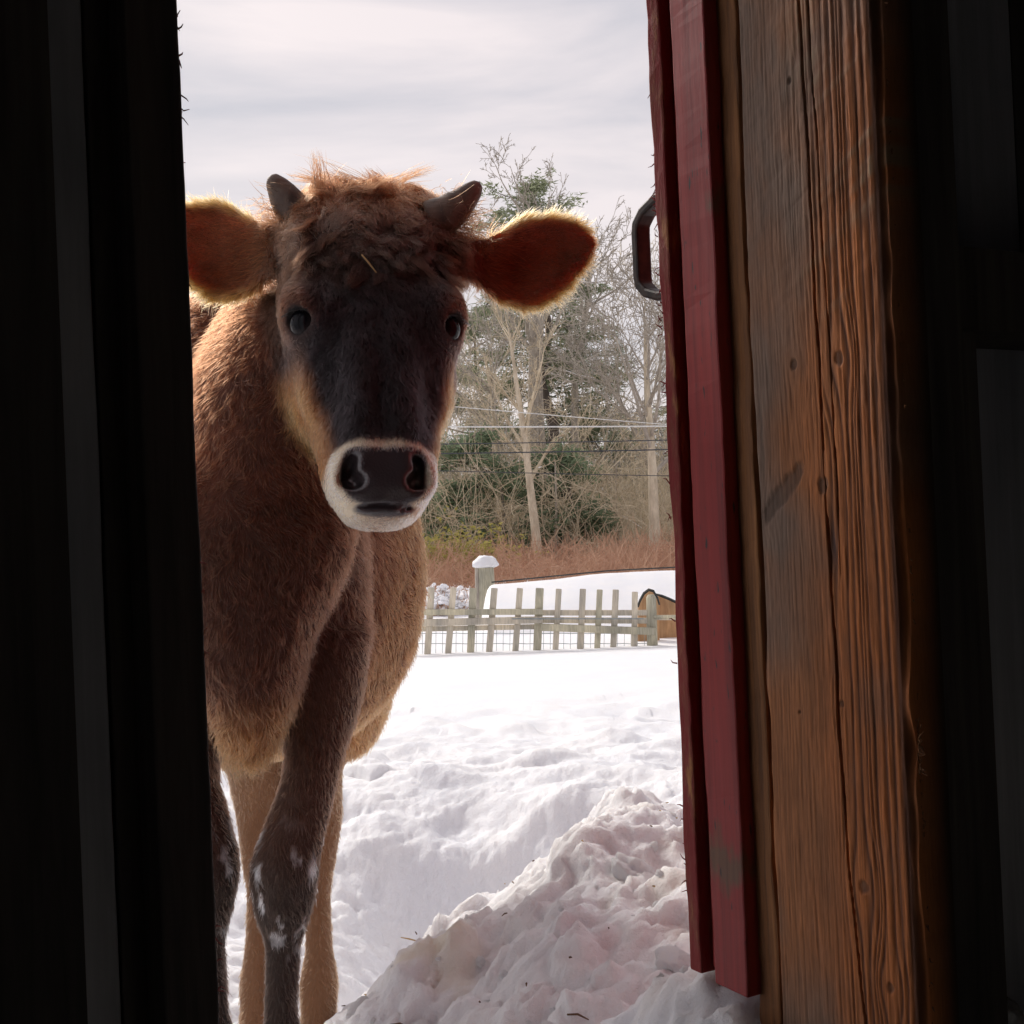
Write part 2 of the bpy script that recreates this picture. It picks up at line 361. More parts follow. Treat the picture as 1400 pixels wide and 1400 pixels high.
# ------------------------------------------------------------------ barn (a along the wall, b outwards)
TH = R(30)
barn = empty('barn', (0, 0, -0.35), TH); tag(barn, 'old wooden barn with red doors, dark inside, its doorway opening on the snow', 'barn')
FZ = -0.35
def bz(z): return z - FZ                      # barn parts are written in heights above its floor
A, B1, B2, B3 = 0.917, 0.86, 1.06, 1.097
# hero jamb post: sawn face towards the opening carries real grain, checks and knots
def zpix(y): return 0.92 + (719 - y) / 1750 * 1.29
zf = np.concatenate([np.arange(-0.35, 0.36, 0.02), np.arange(0.37, 1.52, 0.0013), np.arange(1.53, 2.62, 0.02)])
uf = np.linspace(0, 1, 190)
U_, Z_ = np.meshgrid(uf, zf, indexing='ij')
C = U_ + 0.016 * fbm(U_ * 1.5, Z_ * 1.6, 0, 2, 101) + 0.0022 * fbm(U_ * 8, Z_ * 7, 0, 2, 103)
knots = [(0.50, zpix(682), 0.075, 0.060), (0.66, zpix(515), 0.06, 0.03), (0.33, zpix(512), 0.05, 0.025), (0.66, zpix(1222), 0.06, 0.03), (0.80, zpix(1345), 0.05, 0.02), (0.56, zpix(980), 0.03, 0.018), (0.40, zpix(118), 0.03, 0.02), (0.25, zpix(1000), 0.02, 0.012)]
kn = np.zeros_like(U_); kring = np.zeros_like(U_)
for (ku, kz, w, h) in knots:
    du = (U_ - ku); dz = (Z_ - kz)
    C = C - 0.9 * du * np.exp(-(du / (w * 1.7)) ** 2 - (dz / (h * 1.5)) ** 2)
    rr = np.sqrt((du * 0.2) ** 2 + (dz * 0.8) ** 2) / (w * 0.115)
    kn = np.maximum(kn, 1 - sstep(0.55, 1.0, rr + 0.25 * fbm(U_ * 30, Z_ * 80, 0, 2, 107)))
# long slanted knot
ang = (U_ - 0.20) * 0.2; dzz = Z_ - (zpix(690) + ang * 0.75)
sk = np.exp(-(ang / 0.036) ** 4) * np.exp(-(dzz / 0.017) ** 2); sk = sstep(0.35, 0.8, sk + 0.18 * fbm(U_ * 25, Z_ * 90, 0, 3, 109))
C = C - 0.5 * (U_ - 0.2) * np.exp(-((U_ - 0.2) / 0.22) ** 2 - (dzz / 0.04) ** 2)
C = C + 0.10 * sstep(0.45, 0.1, C) * sstep(zpix(735), zpix(1300), Z_) * 0.4
ph = np.where(C > 0.5, 22.0 * (C - 0.5), 40.0 * (C - 0.5)) + 0.8 * vn(C * 14, 0.3 + 0 * C, 0, 111)
rg = 0.5 + 0.5 * np.sin(2 * np.pi * ph); rg = rg ** 0.7
strong = sstep(0.42, 0.60, U_) * 0.75 + 0.25
gfib = fbm(U_ * 120, Z_ * 7, 0, 3, 113); gfib2 = fbm(U_ * 60, Z_ * 30, 0, 3, 115)
# checks
uc = np.interp(Z_, [zpix(1400), zpix(1200), zpix(1000), zpix(860), zpix(670), zpix(350), zpix(0)], [0.62, 0.565, 0.535, 0.53, 0.515, 0.52, 0.49]) + 0.006 * fbm(Z_ * 14, 0 * Z_, 0, 3, 117) + 0.0
wck = np.interp(Z_, [0.4, 0.7, 0.9, 0.97, 1.1, 1.45], [0.006, 0.010, 0.009, 0.004, 0.009, 0.010])
crack = 1 - sstep(0.3, 1.0, np.abs(U_ - uc) / wck)
uc2 = np.interp(Z_, [0.86, 0.95, 1.1, 1.3, 1.46], [0.60, 0.60, 0.60, 0.575, 0.55]) + 0.006 * fbm(Z_ * 20, 3 + 0 * Z_, 0, 3, 119)
crack = np.maximum(crack, 0.7 * (1 - sstep(0.3, 1.0, np.abs(U_ - uc2) / 0.005)) * sstep(0.84, 0.9, Z_))
# pitch pocket
pp = np.exp(-((U_ - (uc + 0.03)) / 0.022) ** 2 - ((Z_ - zpix(765)) / 0.030) ** 2)
saw = fbm((Z_ - U_ * 0.105) * 34, U_ * 2.0, 0, 2, 121) * sstep(zpix(640), zpix(250), Z_)
saw = saw + 0.5 * fbm((Z_ - U_ * 0.105) * 110, U_ * 3, 0, 2, 122) * sstep(zpix(640), zpix(250), Z_)
grey = np.clip(0.95 * sstep(zpix(520), zpix(60), Z_) * 0.55 + 1.25 * fbm(U_ * 2.2, Z_ * 6, 0, 4, 125) + 0.45 * sstep(0.60, 0.10, U_) + 0.25 * sstep(zpix(330), zpix(120), Z_) - 0.05 + 0.5 * np.exp(-((U_ - 0.15) / 0.2) ** 2 - ((Z_ - zpix(735)) / 0.03) ** 2)
               + 0.45 * sstep(zpix(1180), zpix(1330), Z_) * sstep(0.6, 0.1, U_) - 0.35 * np.exp(-((U_ - 0.75) / 0.25) ** 2 - ((Z_ - zpix(420)) / 0.2) ** 2), 0, 1)
disp = 0.0011 * strong * rg + 0.0006 * gfib * (0.5 + U_) + 0.0006 * gfib2 + 0.0006 * saw - 0.009 * crack - 0.0016 * kn - 0.0020 * sk - 0.003 * pp + 0.003 * fbm(U_ * 1.5, Z_ * 2.5, 0, 2, 127)
edge = 0.010 * (sstep(0.955, 1.0, U_) + 0.6 * sstep(0.03, 0.0, U_)) * (0.7 + 0.6 * fbm(Z_ * 12, 0 * Z_, 0, 3, 129)); disp = disp - edge
orange = np.array([0.62, 0.205, 0.055]); orange2 = np.array([0.44, 0.175, 0.064]); groove = np.array([0.080, 0.026, 0.010]); greyc = np.array([0.27, 0.19, 0.14])
f = lambda a: a.reshape(-1)
cc = cmix(np.tile(orange2, (U_.size, 1)), orange, f(sstep(0.35, 0.75, U_ + 0.3 * fbm(U_ * 3, Z_ * 5, 0, 3, 131))))
cc = cmix(cc, greyc, f(grey) * 0.92)
cc = cmix(cc, groove, f((1 - rg) ** 1.3 * (0.25 + 0.65 * sstep(0.42, 0.62, U_))))
cc = cc * (1 + 0.28 * f(gfib) + 0.22 * f(gfib2) + 0.16 * f(fbm(U_ * 5, Z_ * 14, 0, 3, 133)))[:, None]
cc = cmix(cc, (0.44, 0.33, 0.20), f(np.clip(saw * 1.2 - 0.22, 0, 1) * rg * sstep(0.25, 0.6, U_)) * 0.8)
cc = cmix(cc, (0.10, 0.062, 0.042), f(np.maximum(kn, sk) * (0.65 + 0.3 * gfib2)))
cc = cmix(cc, (0.10, 0.055, 0.045), f(pp)); cc = cmix(cc, (0.012, 0.008, 0.006), f(crack))
holes = 0 * sstep(0.62, 0.72, vn(U_ * 22, Z_ * 60, 0, 137)) * sstep(0.55, 0.62, vn(U_ * 9, Z_ * 21, 0, 138)); cc = cmix(cc, (0.03, 0.018, 0.012), f(holes) * 0.8)
cc = np.clip(cc, 0.004, 0.9)
a_ = A - disp; b_ = B2 - (B2 - B1) * U_ + 0.0
Vp = np.stack([a_, b_, Z_ - FZ], -1).reshape(-1, 3)
nu, nz_ = U_.shape; I = np.arange(nu * nz_).reshape(nu, nz_)
Fp = np.stack([I[:-1, :-1], I[:-1, 1:], I[1:, 1:], I[1:, :-1]], -1).reshape(-1, 4)
# the rest of the post: inner edge, back, outer edge (plain)
nb = len(Vp); T_ = 0.05
back_in = np.stack([np.full(nz_, A + T_), np.full(nz_, B1 + 0.002), zf - FZ], -1); back_out = np.stack([np.full(nz_, A + T_), np.full(nz_, B2), zf - FZ], -1)
Vp = np.concatenate([Vp, back_in, back_out]); J = nb + np.arange(nz_); K = nb + nz_ + np.arange(nz_)
Fp = np.concatenate([Fp, np.stack([I[-1, :-1], I[-1, 1:], J[1:], J[:-1]], -1), np.stack([J[:-1], J[1:], K[1:], K[:-1]], -1), np.stack([K[:-1], K[1:], I[0, 1:], I[0, :-1]], -1)])
cc = np.concatenate([cc, np.tile([0.07, 0.05, 0.035], (2 * nz_, 1))])
t = NT('rough_sawn_post'); ca = t.n('ShaderNodeAttribute', attribute_name='Col').outputs['Color']; nn = t.noise(t.obj((500, 500, 60)), 1.0, 3)
MAT['post'] = t.pbr(t.mix(ca, t.ramp(nn, [(0.3, (0.8, 0.8, 0.8)), (0.7, (1.15, 1.15, 1.15))]), 0.7, 'MULTIPLY'), 0.75, t.bump(nn, 0.3, 0.001))
post = meshobj('jamb_post', Vp, Fp, MAT['post'], barn, True, cc); post['label'] = 'rough sawn orange and grey timber post with long checks and knots'
# thin strip between post and door, gap 3 mm
def strip(name, a0, a1, b0, b1, z0, z1, mat, amp=0.0025, n=170, seed=0, parent=None, label=None):
    zs = np.linspace(z0, z1, n); vv = []; ff = []
    for k, z in enumerate(zs):
        j = [amp * float(vn(z * 9 + i * 31, seed * 1.7, 0, 150 + seed)) + amp * 0.5 * float(vn(z * 40 + i * 7, seed * 1.3, 0, 151)) for i in range(8)]
        vv += [(a0 + j[0], b0 + j[1], bz(z)), (a1, b0 + j[3], bz(z)), (a1, b1 + j[5], bz(z)), (a0 + j[6], b1 + j[7], bz(z))]
    for k in range(n - 1):
        for i in range(4):
            ff.append([k * 4 + i, k * 4 + (i + 1) % 4, (k + 1) * 4 + (i + 1) % 4, (k + 1) * 4 + i])
    ff.append([3, 2, 1, 0]); ff.append([(n - 1) * 4 + i for i in range(4)])
    o = meshobj(name, vv, ff, mat, parent or barn); bevel(o, 0.0025, 2)
    if label: o['label'] = label
    return o
strip('trim_board', A + 0.001, A + 0.05, B2 + 0.0035, B3, -0.34, 2.6, MAT['strip'], 0.002, seed=1, label='narrow tan edge board with frayed fibres')
m = MB()
def splinters(m, a, b, z, n, la, lb, lz, sp):
    for k in range(n):
        p = Vector((a, b + random.uniform(-0.002, 0.002), bz(z + random.uniform(-sp, sp))))
        q = p + Vector((la * random.uniform(0.3, 1), lb * random.uniform(0.3, 1), lz * random.uniform(-1, 1)))
        m.tube([p, (p + q) / 2 + Vector((random.uniform(-.002, .002), 0, random.uniform(-.002, .003))), q], [0.0009, 0.0007, 0.0003], 4)
for k in range(26): splinters(m, A, B3 - 0.001, zpix(random.uniform(20, 1380)), 1, -0.004, 0.008, 0.004, 0.003)
for k in range(5): splinters(m, A, B3 - 0.001, zpix(random.uniform(860, 960)), 3, -0.006, 0.014, 0.010, 0.004)
m.build('splinters', MAT['strip'], barn)['kind'] = 'stuff'
m = MB()
for k in range(60): splinters(m, A + 0.012, B1 + 0.001, zpix(random.uniform(50, 1390)), 1, -0.004, -0.006, 0.006, 0.003)
for k in range(30): splinters(m, A + 0.010, B1 + 0.001, zpix(random.uniform(985, 1060)), 1, -0.004, -0.012, 0.014, 0.005)
m.build('splinters', MAT['strip'], barn)['kind'] = 'stuff'
# framing and siding of the door wall, seen from inside
for a0, a1 in ((A + 0.075, A + 0.145), (1.62, 1.70), (2.35, 2.43)):
    MB().box(a0, a1, 0.90, 1.058, 0.0, 2.95).build('stud', MAT['barn_dark'], barn)
MB().box(A + 0.05, A + 0.075, 0.98, 1.058, 0, 2.95).build('filler_board', MAT['barn_dark'], barn)
zg = 0.92 + (719 - 395) / 1750 * 1.35
for z0, z1, a0, a1, bb in ((zg - 0.06, zg + 0.03, A + 0.145, 3.0, 0.945), (2.02, 2.12, A + 0.145, 3.0, 0.945), (0.10, 0.20, A + 0.145, 3.0, 0.945)):
    MB().box(a0, a1, bb, 1.058, bz(z0), bz(z1)).build('girt', MAT['barn_dark'], barn)
x = A + 0.05
k = 0
while x < 3.0:
    w = random.uniform(0.15, 0.22)
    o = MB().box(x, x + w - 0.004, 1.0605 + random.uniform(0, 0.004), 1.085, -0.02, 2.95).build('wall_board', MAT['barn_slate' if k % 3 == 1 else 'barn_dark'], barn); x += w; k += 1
MB().box(A + 0.16, A + 0.20, 0.93, 1.0, bz(zg - 0.9), bz(zg - 0.065)).build('brace', MAT['barn_dark'], barn)
x = 0.160
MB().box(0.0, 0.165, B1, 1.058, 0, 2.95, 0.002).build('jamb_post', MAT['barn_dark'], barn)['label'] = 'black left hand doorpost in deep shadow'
while x > -2.4:
    w = random.uniform(0.16, 0.22)
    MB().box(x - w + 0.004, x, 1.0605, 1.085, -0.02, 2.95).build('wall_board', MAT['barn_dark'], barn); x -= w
MB().box(-2.4, -0.002, 0.95, 1.058, 1.2, 1.3).build('girt', MAT['barn_dark'], barn)
MB().box(0.166, A - 0.001, 0.93, 1.058, 2.50, 2.72).build('header', MAT['barn_dark'], barn)
MB().box(0.164, A + 0.045, 1.0605, 1.085, 2.52, 2.95).build('gable_board', MAT['red'], barn)
MB().box(-2.5, 3.1, -3.1, 1.05, -0.08, -0.001).build('floor', MAT['bounce_pale'], barn)
MB().box(-2.55, -2.45, -3.1, 1.085, 0, 2.95).build('wall', MAT['bounce_pale'], barn)
MB().box(3.02, 3.12, -3.1, 1.085, 0, 2.95).build('wall', MAT['bounce_pale'], barn)
MB().box(-2.55, 3.12, -3.2, -3.1, 0, 2.95).build('wall', MAT['bounce_pale'], barn)
rf = MB().box(-2.8, 3.4, -3.5, 1.35, 2.952, 3.05).build('roof', MAT['barn_dark'], barn)
MB().box(-2.8, 3.4, -3.5, 1.36, 3.052, 3.22, 0.01).build('snow_cover', MAT['snow_clean'], rf)

# sliding doors: stile, groove board, edge batten; right one carries the pull handle
def door(name, e, sgn, zbot, label):
    d = empty(name, (0, 0, FZ), TH); tag(d, label, 'door')
    s = sgn; sw = 0.10 if s > 0 else 0.047
    def P(n, a0, a1, b0, b1, z0, z1, mat, amp, seed, lab=None):
        lo, hi = (e + s * a0, e + s * a1)
        o = strip(n, lo, hi, b0, b1, z0, z1, mat, amp, 150, seed, d, lab) if s > 0 else strip(n, lo, hi, b0, b1, z0, z1, mat, amp, 150, seed, d, lab)
        if s < 0: o.data.flip_normals()
        return o
    P('stile', 0.0, sw, 1.092, 1.151, zbot, 2.45, MAT['red'], 0.0012, 11 + (s < 0) * 5)
    P('edge_board', 0.014, sw + 0.02, 1.153, 1.170, zbot + 0.01, 2.45, MAT['red'], 0.001, 12 + (s < 0) * 5)
    P('batten', -0.001, 0.09, 1.172, 1.192, zbot + 0.004, 2.45, MAT['worn'], 0.002, 13 + (s < 0) * 5, 'worn red batten with splintered edge')
    x = sw + 0.022
    for k in range(6):
        w = 0.16
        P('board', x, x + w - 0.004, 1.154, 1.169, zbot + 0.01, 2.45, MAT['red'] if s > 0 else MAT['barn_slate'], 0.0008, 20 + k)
        x += w
    P('stile', 0.98, 1.08, 1.092, 1.151, zbot, 2.45, MAT['red'], 0.0012, 31)
    for z0 in (zbot + 0.15, 2.2):
        lo, hi = sorted((e + s * (sw + 0.002), e + s * 0.978))
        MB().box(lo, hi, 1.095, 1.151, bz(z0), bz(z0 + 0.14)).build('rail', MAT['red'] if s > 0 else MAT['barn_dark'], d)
    # hanger straps up to the track
    for aa in (0.2, 0.9):
        lo, hi = sorted((e + s * aa, e + s * (aa + 0.04)))
        MB().box(lo, hi, 1.1935, 1.20, bz(2.3), bz(2.60)).build('hanger', MAT['iron'], d)
    return d
door_r = door('sliding_door', 0.900, 1, 0.395, 'barn red sliding door with dark pull handle, pushed back beside the sawn post')
door_l = door('sliding_door', 0.319, -1, 0.02, 'shadowed sliding door covering the flank of the calf, slate boards inside')
MB().box(-2.2, 3.0, 1.188, 1.235, bz(2.565), bz(2.63)).build('door_track', MAT['iron'], barn)
for aa in (-2.0, -0.8, 0.6, 1.6, 2.8): MB().box(aa, aa + 0.05, 1.086, 1.2365, bz(2.632), bz(2.66)).build('track_bracket', MAT['iron'], barn)
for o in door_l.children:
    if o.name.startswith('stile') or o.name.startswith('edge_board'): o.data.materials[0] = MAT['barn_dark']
m = MB()
hz0, hz1 = 0.92 + (719 - 424) / 1750 * 1.55, 0.92 + (719 - 288) / 1750 * 1.55
hp = []
for tt in np.linspace(0, 1, 15):
    if tt < 0.25: k = tt / 0.25; y = 1.190 + 0.070 * math.sin(k * math.pi / 2); z = hz0 + 0.030 * (1 - math.cos(k * math.pi / 2))
    elif tt > 0.75: k = (1 - tt) / 0.25; y = 1.190 + 0.070 * math.sin(k * math.pi / 2); z = hz1 - 0.030 * (1 - math.cos(k * math.pi / 2))
    else: k = (tt - 0.25) / 0.5; y = 1.260; z = lerp(hz0 + 0.030, hz1 - 0.030, k)
    hp.append((0.925, y, bz(z)))
for i in range(len(hp) - 1): pass
vv = []; ff = []
for i, p in enumerate(hp):
    q0 = Vector(hp[max(i - 1, 0)]); q1 = Vector(hp[min(i + 1, len(hp) - 1)]); d = (q1 - q0).normalized(); n = Vector((1, 0, 0)).cross(d)
    for (sa, sn) in ((-0.011, -0.006), (0.011, -0.006), (0.011, 0.006), (-0.011, 0.006)): vv.append(tuple(Vector(p) + Vector((sa, 0, 0)) + n * sn))
for i in range(len(hp) - 1):
    for k in range(4): ff.append([i * 4 + k, i * 4 + (k + 1) % 4, i * 4 + 4 + (k + 1) % 4, i * 4 + 4 + k])
ff.append([3, 2, 1, 0]); ff.append([(len(hp) - 1) * 4 + i for i in range(4)])
bevel(meshobj('handle', vv, ff, MAT['iron'], door_r), 0.003, 2)
m = MB()
for k in range(46):
    y = random.choice([random.uniform(250, 480), random.uniform(20, 1300)]); z = 0.92 + (719 - y) / 1750 * 1.5
    splinters(m, 0.899, 1.190, z, 1, -0.002, 0.012, 0.008, 0.003)
m.build('splinters', MAT['worn'], door_r)['kind'] = 'stuff'
m = MB()
for k in range(90):
    y = random.choice([random.uniform(20, 240), random.uniform(20, 1390)]); z = 0.92 + (719 - y) / 1750 * 1.15
    splinters(m, 0.318, random.choice([1.094, 1.174, 1.190]), z, 1, 0.008, 0.004, 0.008, 0.003)
m.build('splinters', MAT['worn'], door_l)['kind'] = 'stuff'

# ------------------------------------------------------------------ calf: one continuous body from blended cross sections
def pch(xs, ys, q):                      # smooth interpolation through stations
    xs = np.asarray(xs, float); ys = np.asarray(ys, float); h = np.diff(xs); dl = np.diff(ys) / h
    m = np.zeros(len(xs)); m[1:-1] = np.where(dl[:-1] * dl[1:] > 0, 2 * dl[:-1] * dl[1:] / np.where(dl[:-1] + dl[1:] == 0, 1, dl[:-1] + dl[1:]), 0); m[0] = dl[0]; m[-1] = dl[-1]
    k = np.clip(np.searchsorted(xs, q) - 1, 0, len(xs) - 2); t = np.clip((q - xs[k]) / h[k], 0, 1)
    return (2*t**3 - 3*t**2 + 1) * ys[k] + (t**3 - 2*t**2 + t) * h[k] * m[k] + (-2*t**3 + 3*t**2) * ys[k+1] + (t**3 - t**2) * h[k] * m[k+1]
class Loft:
    def __init__(s, O, T, U, V, st, n=2.0, k=0.04):
        s.O, s.T, s.U, s.V = (np.asarray(a, np.float32) for a in (O, T, U, V)); st = sorted(st); a = np.array(st, float)
        s.q = np.linspace(a[0, 0], a[-1, 0], 160); s.tab = [pch(a[:, 0], a[:, i], s.q) for i in range(1, 5)]; s.n = n; s.k = k
        pts = []
        for i in range(len(s.q)):
            c = s.O + s.T * s.q[i] + s.U * s.tab[0][i] + s.V * s.tab[1][i]; e = np.abs(s.U) * s.tab[2][i] + np.abs(s.V) * s.tab[3][i]; pts += [c - e, c + e]
        pts = np.array(pts); s.lo = pts.min(0) - k * 1.2 - 0.02; s.hi = pts.max(0) + k * 1.2 + 0.02
    def __call__(s, P):
        p = P - s.O; t = p @ s.T; tt = np.clip(t, s.q[0], s.q[-1])
        cu, cv, ru, rv = (np.interp(tt, s.q, a).astype(np.float32) for a in s.tab)
        u = np.abs(p @ s.U - cu) / ru; v = np.abs(p @ s.V - cv) / rv
        k1 = (u ** s.n + v ** s.n + 1e-9) ** (1 / s.n); k2 = np.sqrt((u / ru) ** 2 + (v / rv) ** 2) + 1e-6
        d = k1 * (k1 - 1) / np.maximum(k2, 1e-6); d = np.where(k1 < 0.3, -(1 - k1) * np.minimum(ru, rv), d)
        ds = np.abs(t - tt)
        return np.where(ds > 0, np.hypot(np.maximum(d, 0), ds), d)
class Ell:
    def __init__(s, c, r, axes=None, k=0.03):
        s.c = np.asarray(c, np.float32); s.r = np.asarray(r, np.float32); s.A = np.asarray(axes if axes is not None else np.eye(3), np.float32); s.k = k
        e = (np.abs(s.A) * s.r[:, None]).sum(0); s.lo = s.c - e - k * 1.2 - 0.015; s.hi = s.c + e + k * 1.2 + 0.015
    def __call__(s, P):
        q = (P - s.c) @ s.A.T / s.r; k1 = np.sqrt((q * q).sum(-1)) + 1e-7; k2 = np.sqrt(((q / s.r) ** 2).sum(-1)) + 1e-7
        return k1 * (k1 - 1) / k2

# head frame: hx to the animal's left (picture right), hy out of the face, hz up along the face
HP, HY, HR = R(14), R(14), R(0.0)
def rot3(ax, t):
    return np.array(Matrix.Rotation(t, 3, ax))
Rh = rot3('Z', HR) @ rot3('Y', HY) @ rot3('X', -HP)      # in (right, up, towards-camera) axes
camB = np.stack([cR, cU, -cF], 1)
hx = camB @ (Rh @ np.array([1, 0, 0])); hz = camB @ (Rh @ np.array([0, 1, 0])); hy = camB @ (Rh @ np.array([0, 0, 1]))
H0 = at(511, 456, 1.735)
HA = np.stack([hx, hy, hz])
def hp_(x, y, z): return H0 + hx * x + hy * y + hz * z
prims = []
head = Loft(H0, hz, hx, hy, [
    (-0.268, 0, 0.0, 0.026, 0.020), (-0.260, 0, 0.0, 0.043, 0.042), (-0.245, 0, 0.000, 0.057, 0.054), (-0.225, 0, 0.002, 0.068, 0.061), (-0.195, 0, 0.000, 0.076, 0.064),
    (-0.165, 0, -0.009, 0.080, 0.066), (-0.12, 0, -0.026, 0.088, 0.078), (-0.07, 0, -0.042, 0.099, 0.096), (-0.02, 0, -0.05, 0.108, 0.108), (0.03, 0, -0.05, 0.116, 0.108),
    (0.08, 0, -0.05, 0.119, 0.102), (0.14, 0.005, -0.055, 0.122, 0.092), (0.19, 0.010, -0.065, 0.116, 0.076), (0.225, 0.012, -0.07, 0.095, 0.052), (0.243, 0.012, -0.07, 0.055, 0.025)], 2.4, 0.03)
prims.append(head)
for s in (-1, 1):
    prims.append(Ell(hp_(s * 0.085, 0.012, 0.018), (0.038, 0.046, 0.05), HA, 0.03))           # orbit
    prims.append(Ell(hp_(s * 0.070, -0.095, -0.045), (0.048, 0.07, 0.085), HA, 0.04))
    prims.append(Ell(hp_(s * 0.083, 0.000, -0.055), (0.014, 0.020, 0.055), HA, 0.03))         # facial crest
    prims.append(Ell(hp_(s * 0.026, 0.046, -0.10), (0.016, 0.014, 0.09), HA, 0.025))          # nasal bone
    prims.append(Ell(hp_(s * 0.080, 0.022, 0.034), (0.028, 0.018, 0.012), HA, 0.022))         # brow         # jowl
    prims.append(Ell(hp_(s * 0.042, 0.042, -0.213), (0.026, 0.022, 0.032), HA, 0.016))         # nostril wing
prims.append(Ell(hp_(0, 0.022, -0.254), (0.043, 0.026, 0.013), HA, 0.010))                      # lower lip
prims.append(Ell(hp_(0, -0.015, -0.244), (0.040, 0.03, 0.020), HA, 0.02))                       # chin
# ears
class Ear:
    k = 0.02
    def __init__(s, base, l, n, side):
        s.l = l / np.linalg.norm(l); n = n - s.l * (n @ s.l); s.n = n / np.linalg.norm(n); s.m = np.cross(s.n, s.l)
        if s.m[2] < 0: s.m = -s.m
        s.b = base; e = np.array([0.2, 0.2, 0.2]); s.lo = base + s.l * 0.09 - 0.14; s.hi = base + s.l * 0.09 + 0.14
        s.L = [-0.03, 0.0, 0.025, 0.047, 0.088, 0.128, 0.158, 0.174, 0.184]; s.h = [0.024, 0.026, 0.036, 0.049, 0.062, 0.053, 0.033, 0.018, 0.004]; s.c = [-0.002, -0.004, -0.012, -0.017, -0.013, -0.005, 0.002, 0.006, 0.008]
        s.q = np.linspace(-0.03, 0.184, 80); s.hh = pch(s.L, s.h, s.q) * (1.04 if side < 0 else 1.0); s.cc = pch(s.L, s.c, s.q)
    def loc(s, P):
        p = P - s.b; return p @ s.l, p @ s.m, p @ s.n
    def __call__(s, P):
        l, m, n = s.loc(P); lc = np.clip(l, -0.03, 0.184); h = np.interp(lc, s.q, s.hh); c = np.interp(lc, s.q, s.cc)
        v = (m - c) / h; bowl = 0.052 * sstep(-0.01, 0.05, lc) * (1 - sstep(0.10, 0.19, lc) * 0.6); n0 = -bowl * (1 - np.clip(v * v, 0, 1.2)) + 0.012 * np.clip(lc / 0.18, 0, 1)
        th = np.interp(lc, [-0.03, 0.0, 0.03, 0.06, 0.184], [0.024, 0.021, 0.010, 0.0058, 0.0050])
        dn = (np.abs(n - n0) - th) * 0.8; dm = (np.abs(v) - 1) * h
        d = np.maximum(dn, dm * 0.8) ; dl = np.abs(l - lc)
        return np.where(dl > 0, np.hypot(np.maximum(d, 0), dl), d)
    def edge(s, P):
        l, m, n = s.loc(P); lc = np.clip(l, -0.03, 0.184); return np.abs(m - np.interp(lc, s.q, s.cc)) / np.interp(lc, s.q, s.hh), l, m - np.interp(lc, s.q, s.cc)
def camv(r, u, c): return cR * r + cU * u - cF * c
earR = Ear(at(640, 352, 1.80), camv(1, 0.085, -0.12), camv(0.12, -0.15, 1.0), 1)
earL = Ear(at(386, 334, 1.80), camv(-1, 0.06, -0.10), camv(-0.12, -0.15, 1.0), -1)
prims += [earR, earL]

# body frame: T backwards, S to the animal's left
fr = np.array([at(335, 1000, 1.98)[0], 1.98]); hd = np.array([at(393, 1000, 2.75)[0] , 2.75])
T2 = (hd - fr) / np.linalg.norm(hd - fr); BT = np.array([T2[0], T2[1], 0]); BS = np.array([T2[1], -T2[0], 0]); BZ = np.array([0, 0, 1.0])
t0 = 0.18 / T2[1]; BO = np.array([fr[0] - T2[0] * t0, 1.80, 0])
torso = Loft(BO, BT, BS, BZ, [
    (0.07, 0, 0.80, 0.05, 0.08), (0.11, 0, 0.83, 0.10, 0.17), (0.20, 0, 0.93, 0.155, 0.31), (0.32, 0, 0.97, 0.185, 0.375), (0.47, 0, 0.925, 0.25, 0.38), (0.64, 0, 0.845, 0.298, 0.345),
    (0.85, 0, 0.80, 0.275, 0.325), (1.0, 0, 0.77, 0.225, 0.28), (1.12, 0, 0.75, 0.17, 0.2), (1.2, 0, 0.76, 0.07, 0.1)], 2.1, 0.06)
prims.append(torso)
# neck and dewlap
nb = np.array([at(345, 700, 2.02)[0], 2.02, 0.93]); ntp = hp_(0.0, -0.13, 0.10)
NT_ = ntp - nb; nl = np.linalg.norm(NT_); NT_ /= nl
NU = np.cross(NT_, np.array([0.0, -1.0, 0.0])); NU = BS - NT_ * (BS @ NT_); NU /= np.linalg.norm(NU); NV = np.cross(NU, NT_); NV = NV if NV[2] > 0 else -NV
neck = Loft(nb, NT_, NU, NV, [(-0.12, 0, 0.04, 0.11, 0.25), (0.0, -0.01, 0.08, 0.125, 0.32), (0.45 * nl, -0.035, 0.07, 0.145, 0.28), (0.8 * nl, -0.03, 0.035, 0.13, 0.19), (nl, 0, 0, 0.085, 0.11)], 2.1, 0.016)
prims.append(neck)
def zz(px, py, Yd): return at(px, py, Yd)
prims.append(Loft(at(338, 880, 1.84), BZ, BS, BT, [(-0.172, -0.008, 0.04, 0.018, 0.03), (-0.15, -0.006, 0.035, 0.036, 0.055), (-0.087, 0.0, 0.02, 0.064, 0.085), (-0.02, 0.0, 0.01, 0.085, 0.10), (0.02, 0.002, 0.01, 0.100, 0.105), (0.10, 0.006, 0.01, 0.138, 0.11), (0.16, 0.008, 0.02, 0.150, 0.11), (0.26, 0.02, 0.04, 0.13, 0.10)], 2.2, 0.013))  # dewlap, brisket
for s in (-1, 1):
    c = BO + BT * 0.24 + BS * (s * 0.105) + BZ * 0.82
    prims.append(Ell(c, (0.088, 0.12, 0.26), np.stack([BS, BT, BZ]), 0.06))
    c = BO + BT * 0.98 + BS * (s * 0.13) + BZ * 0.70
    prims.append(Ell(c, (0.11, 0.16, 0.27), np.stack([BS, BT, BZ]), 0.06))
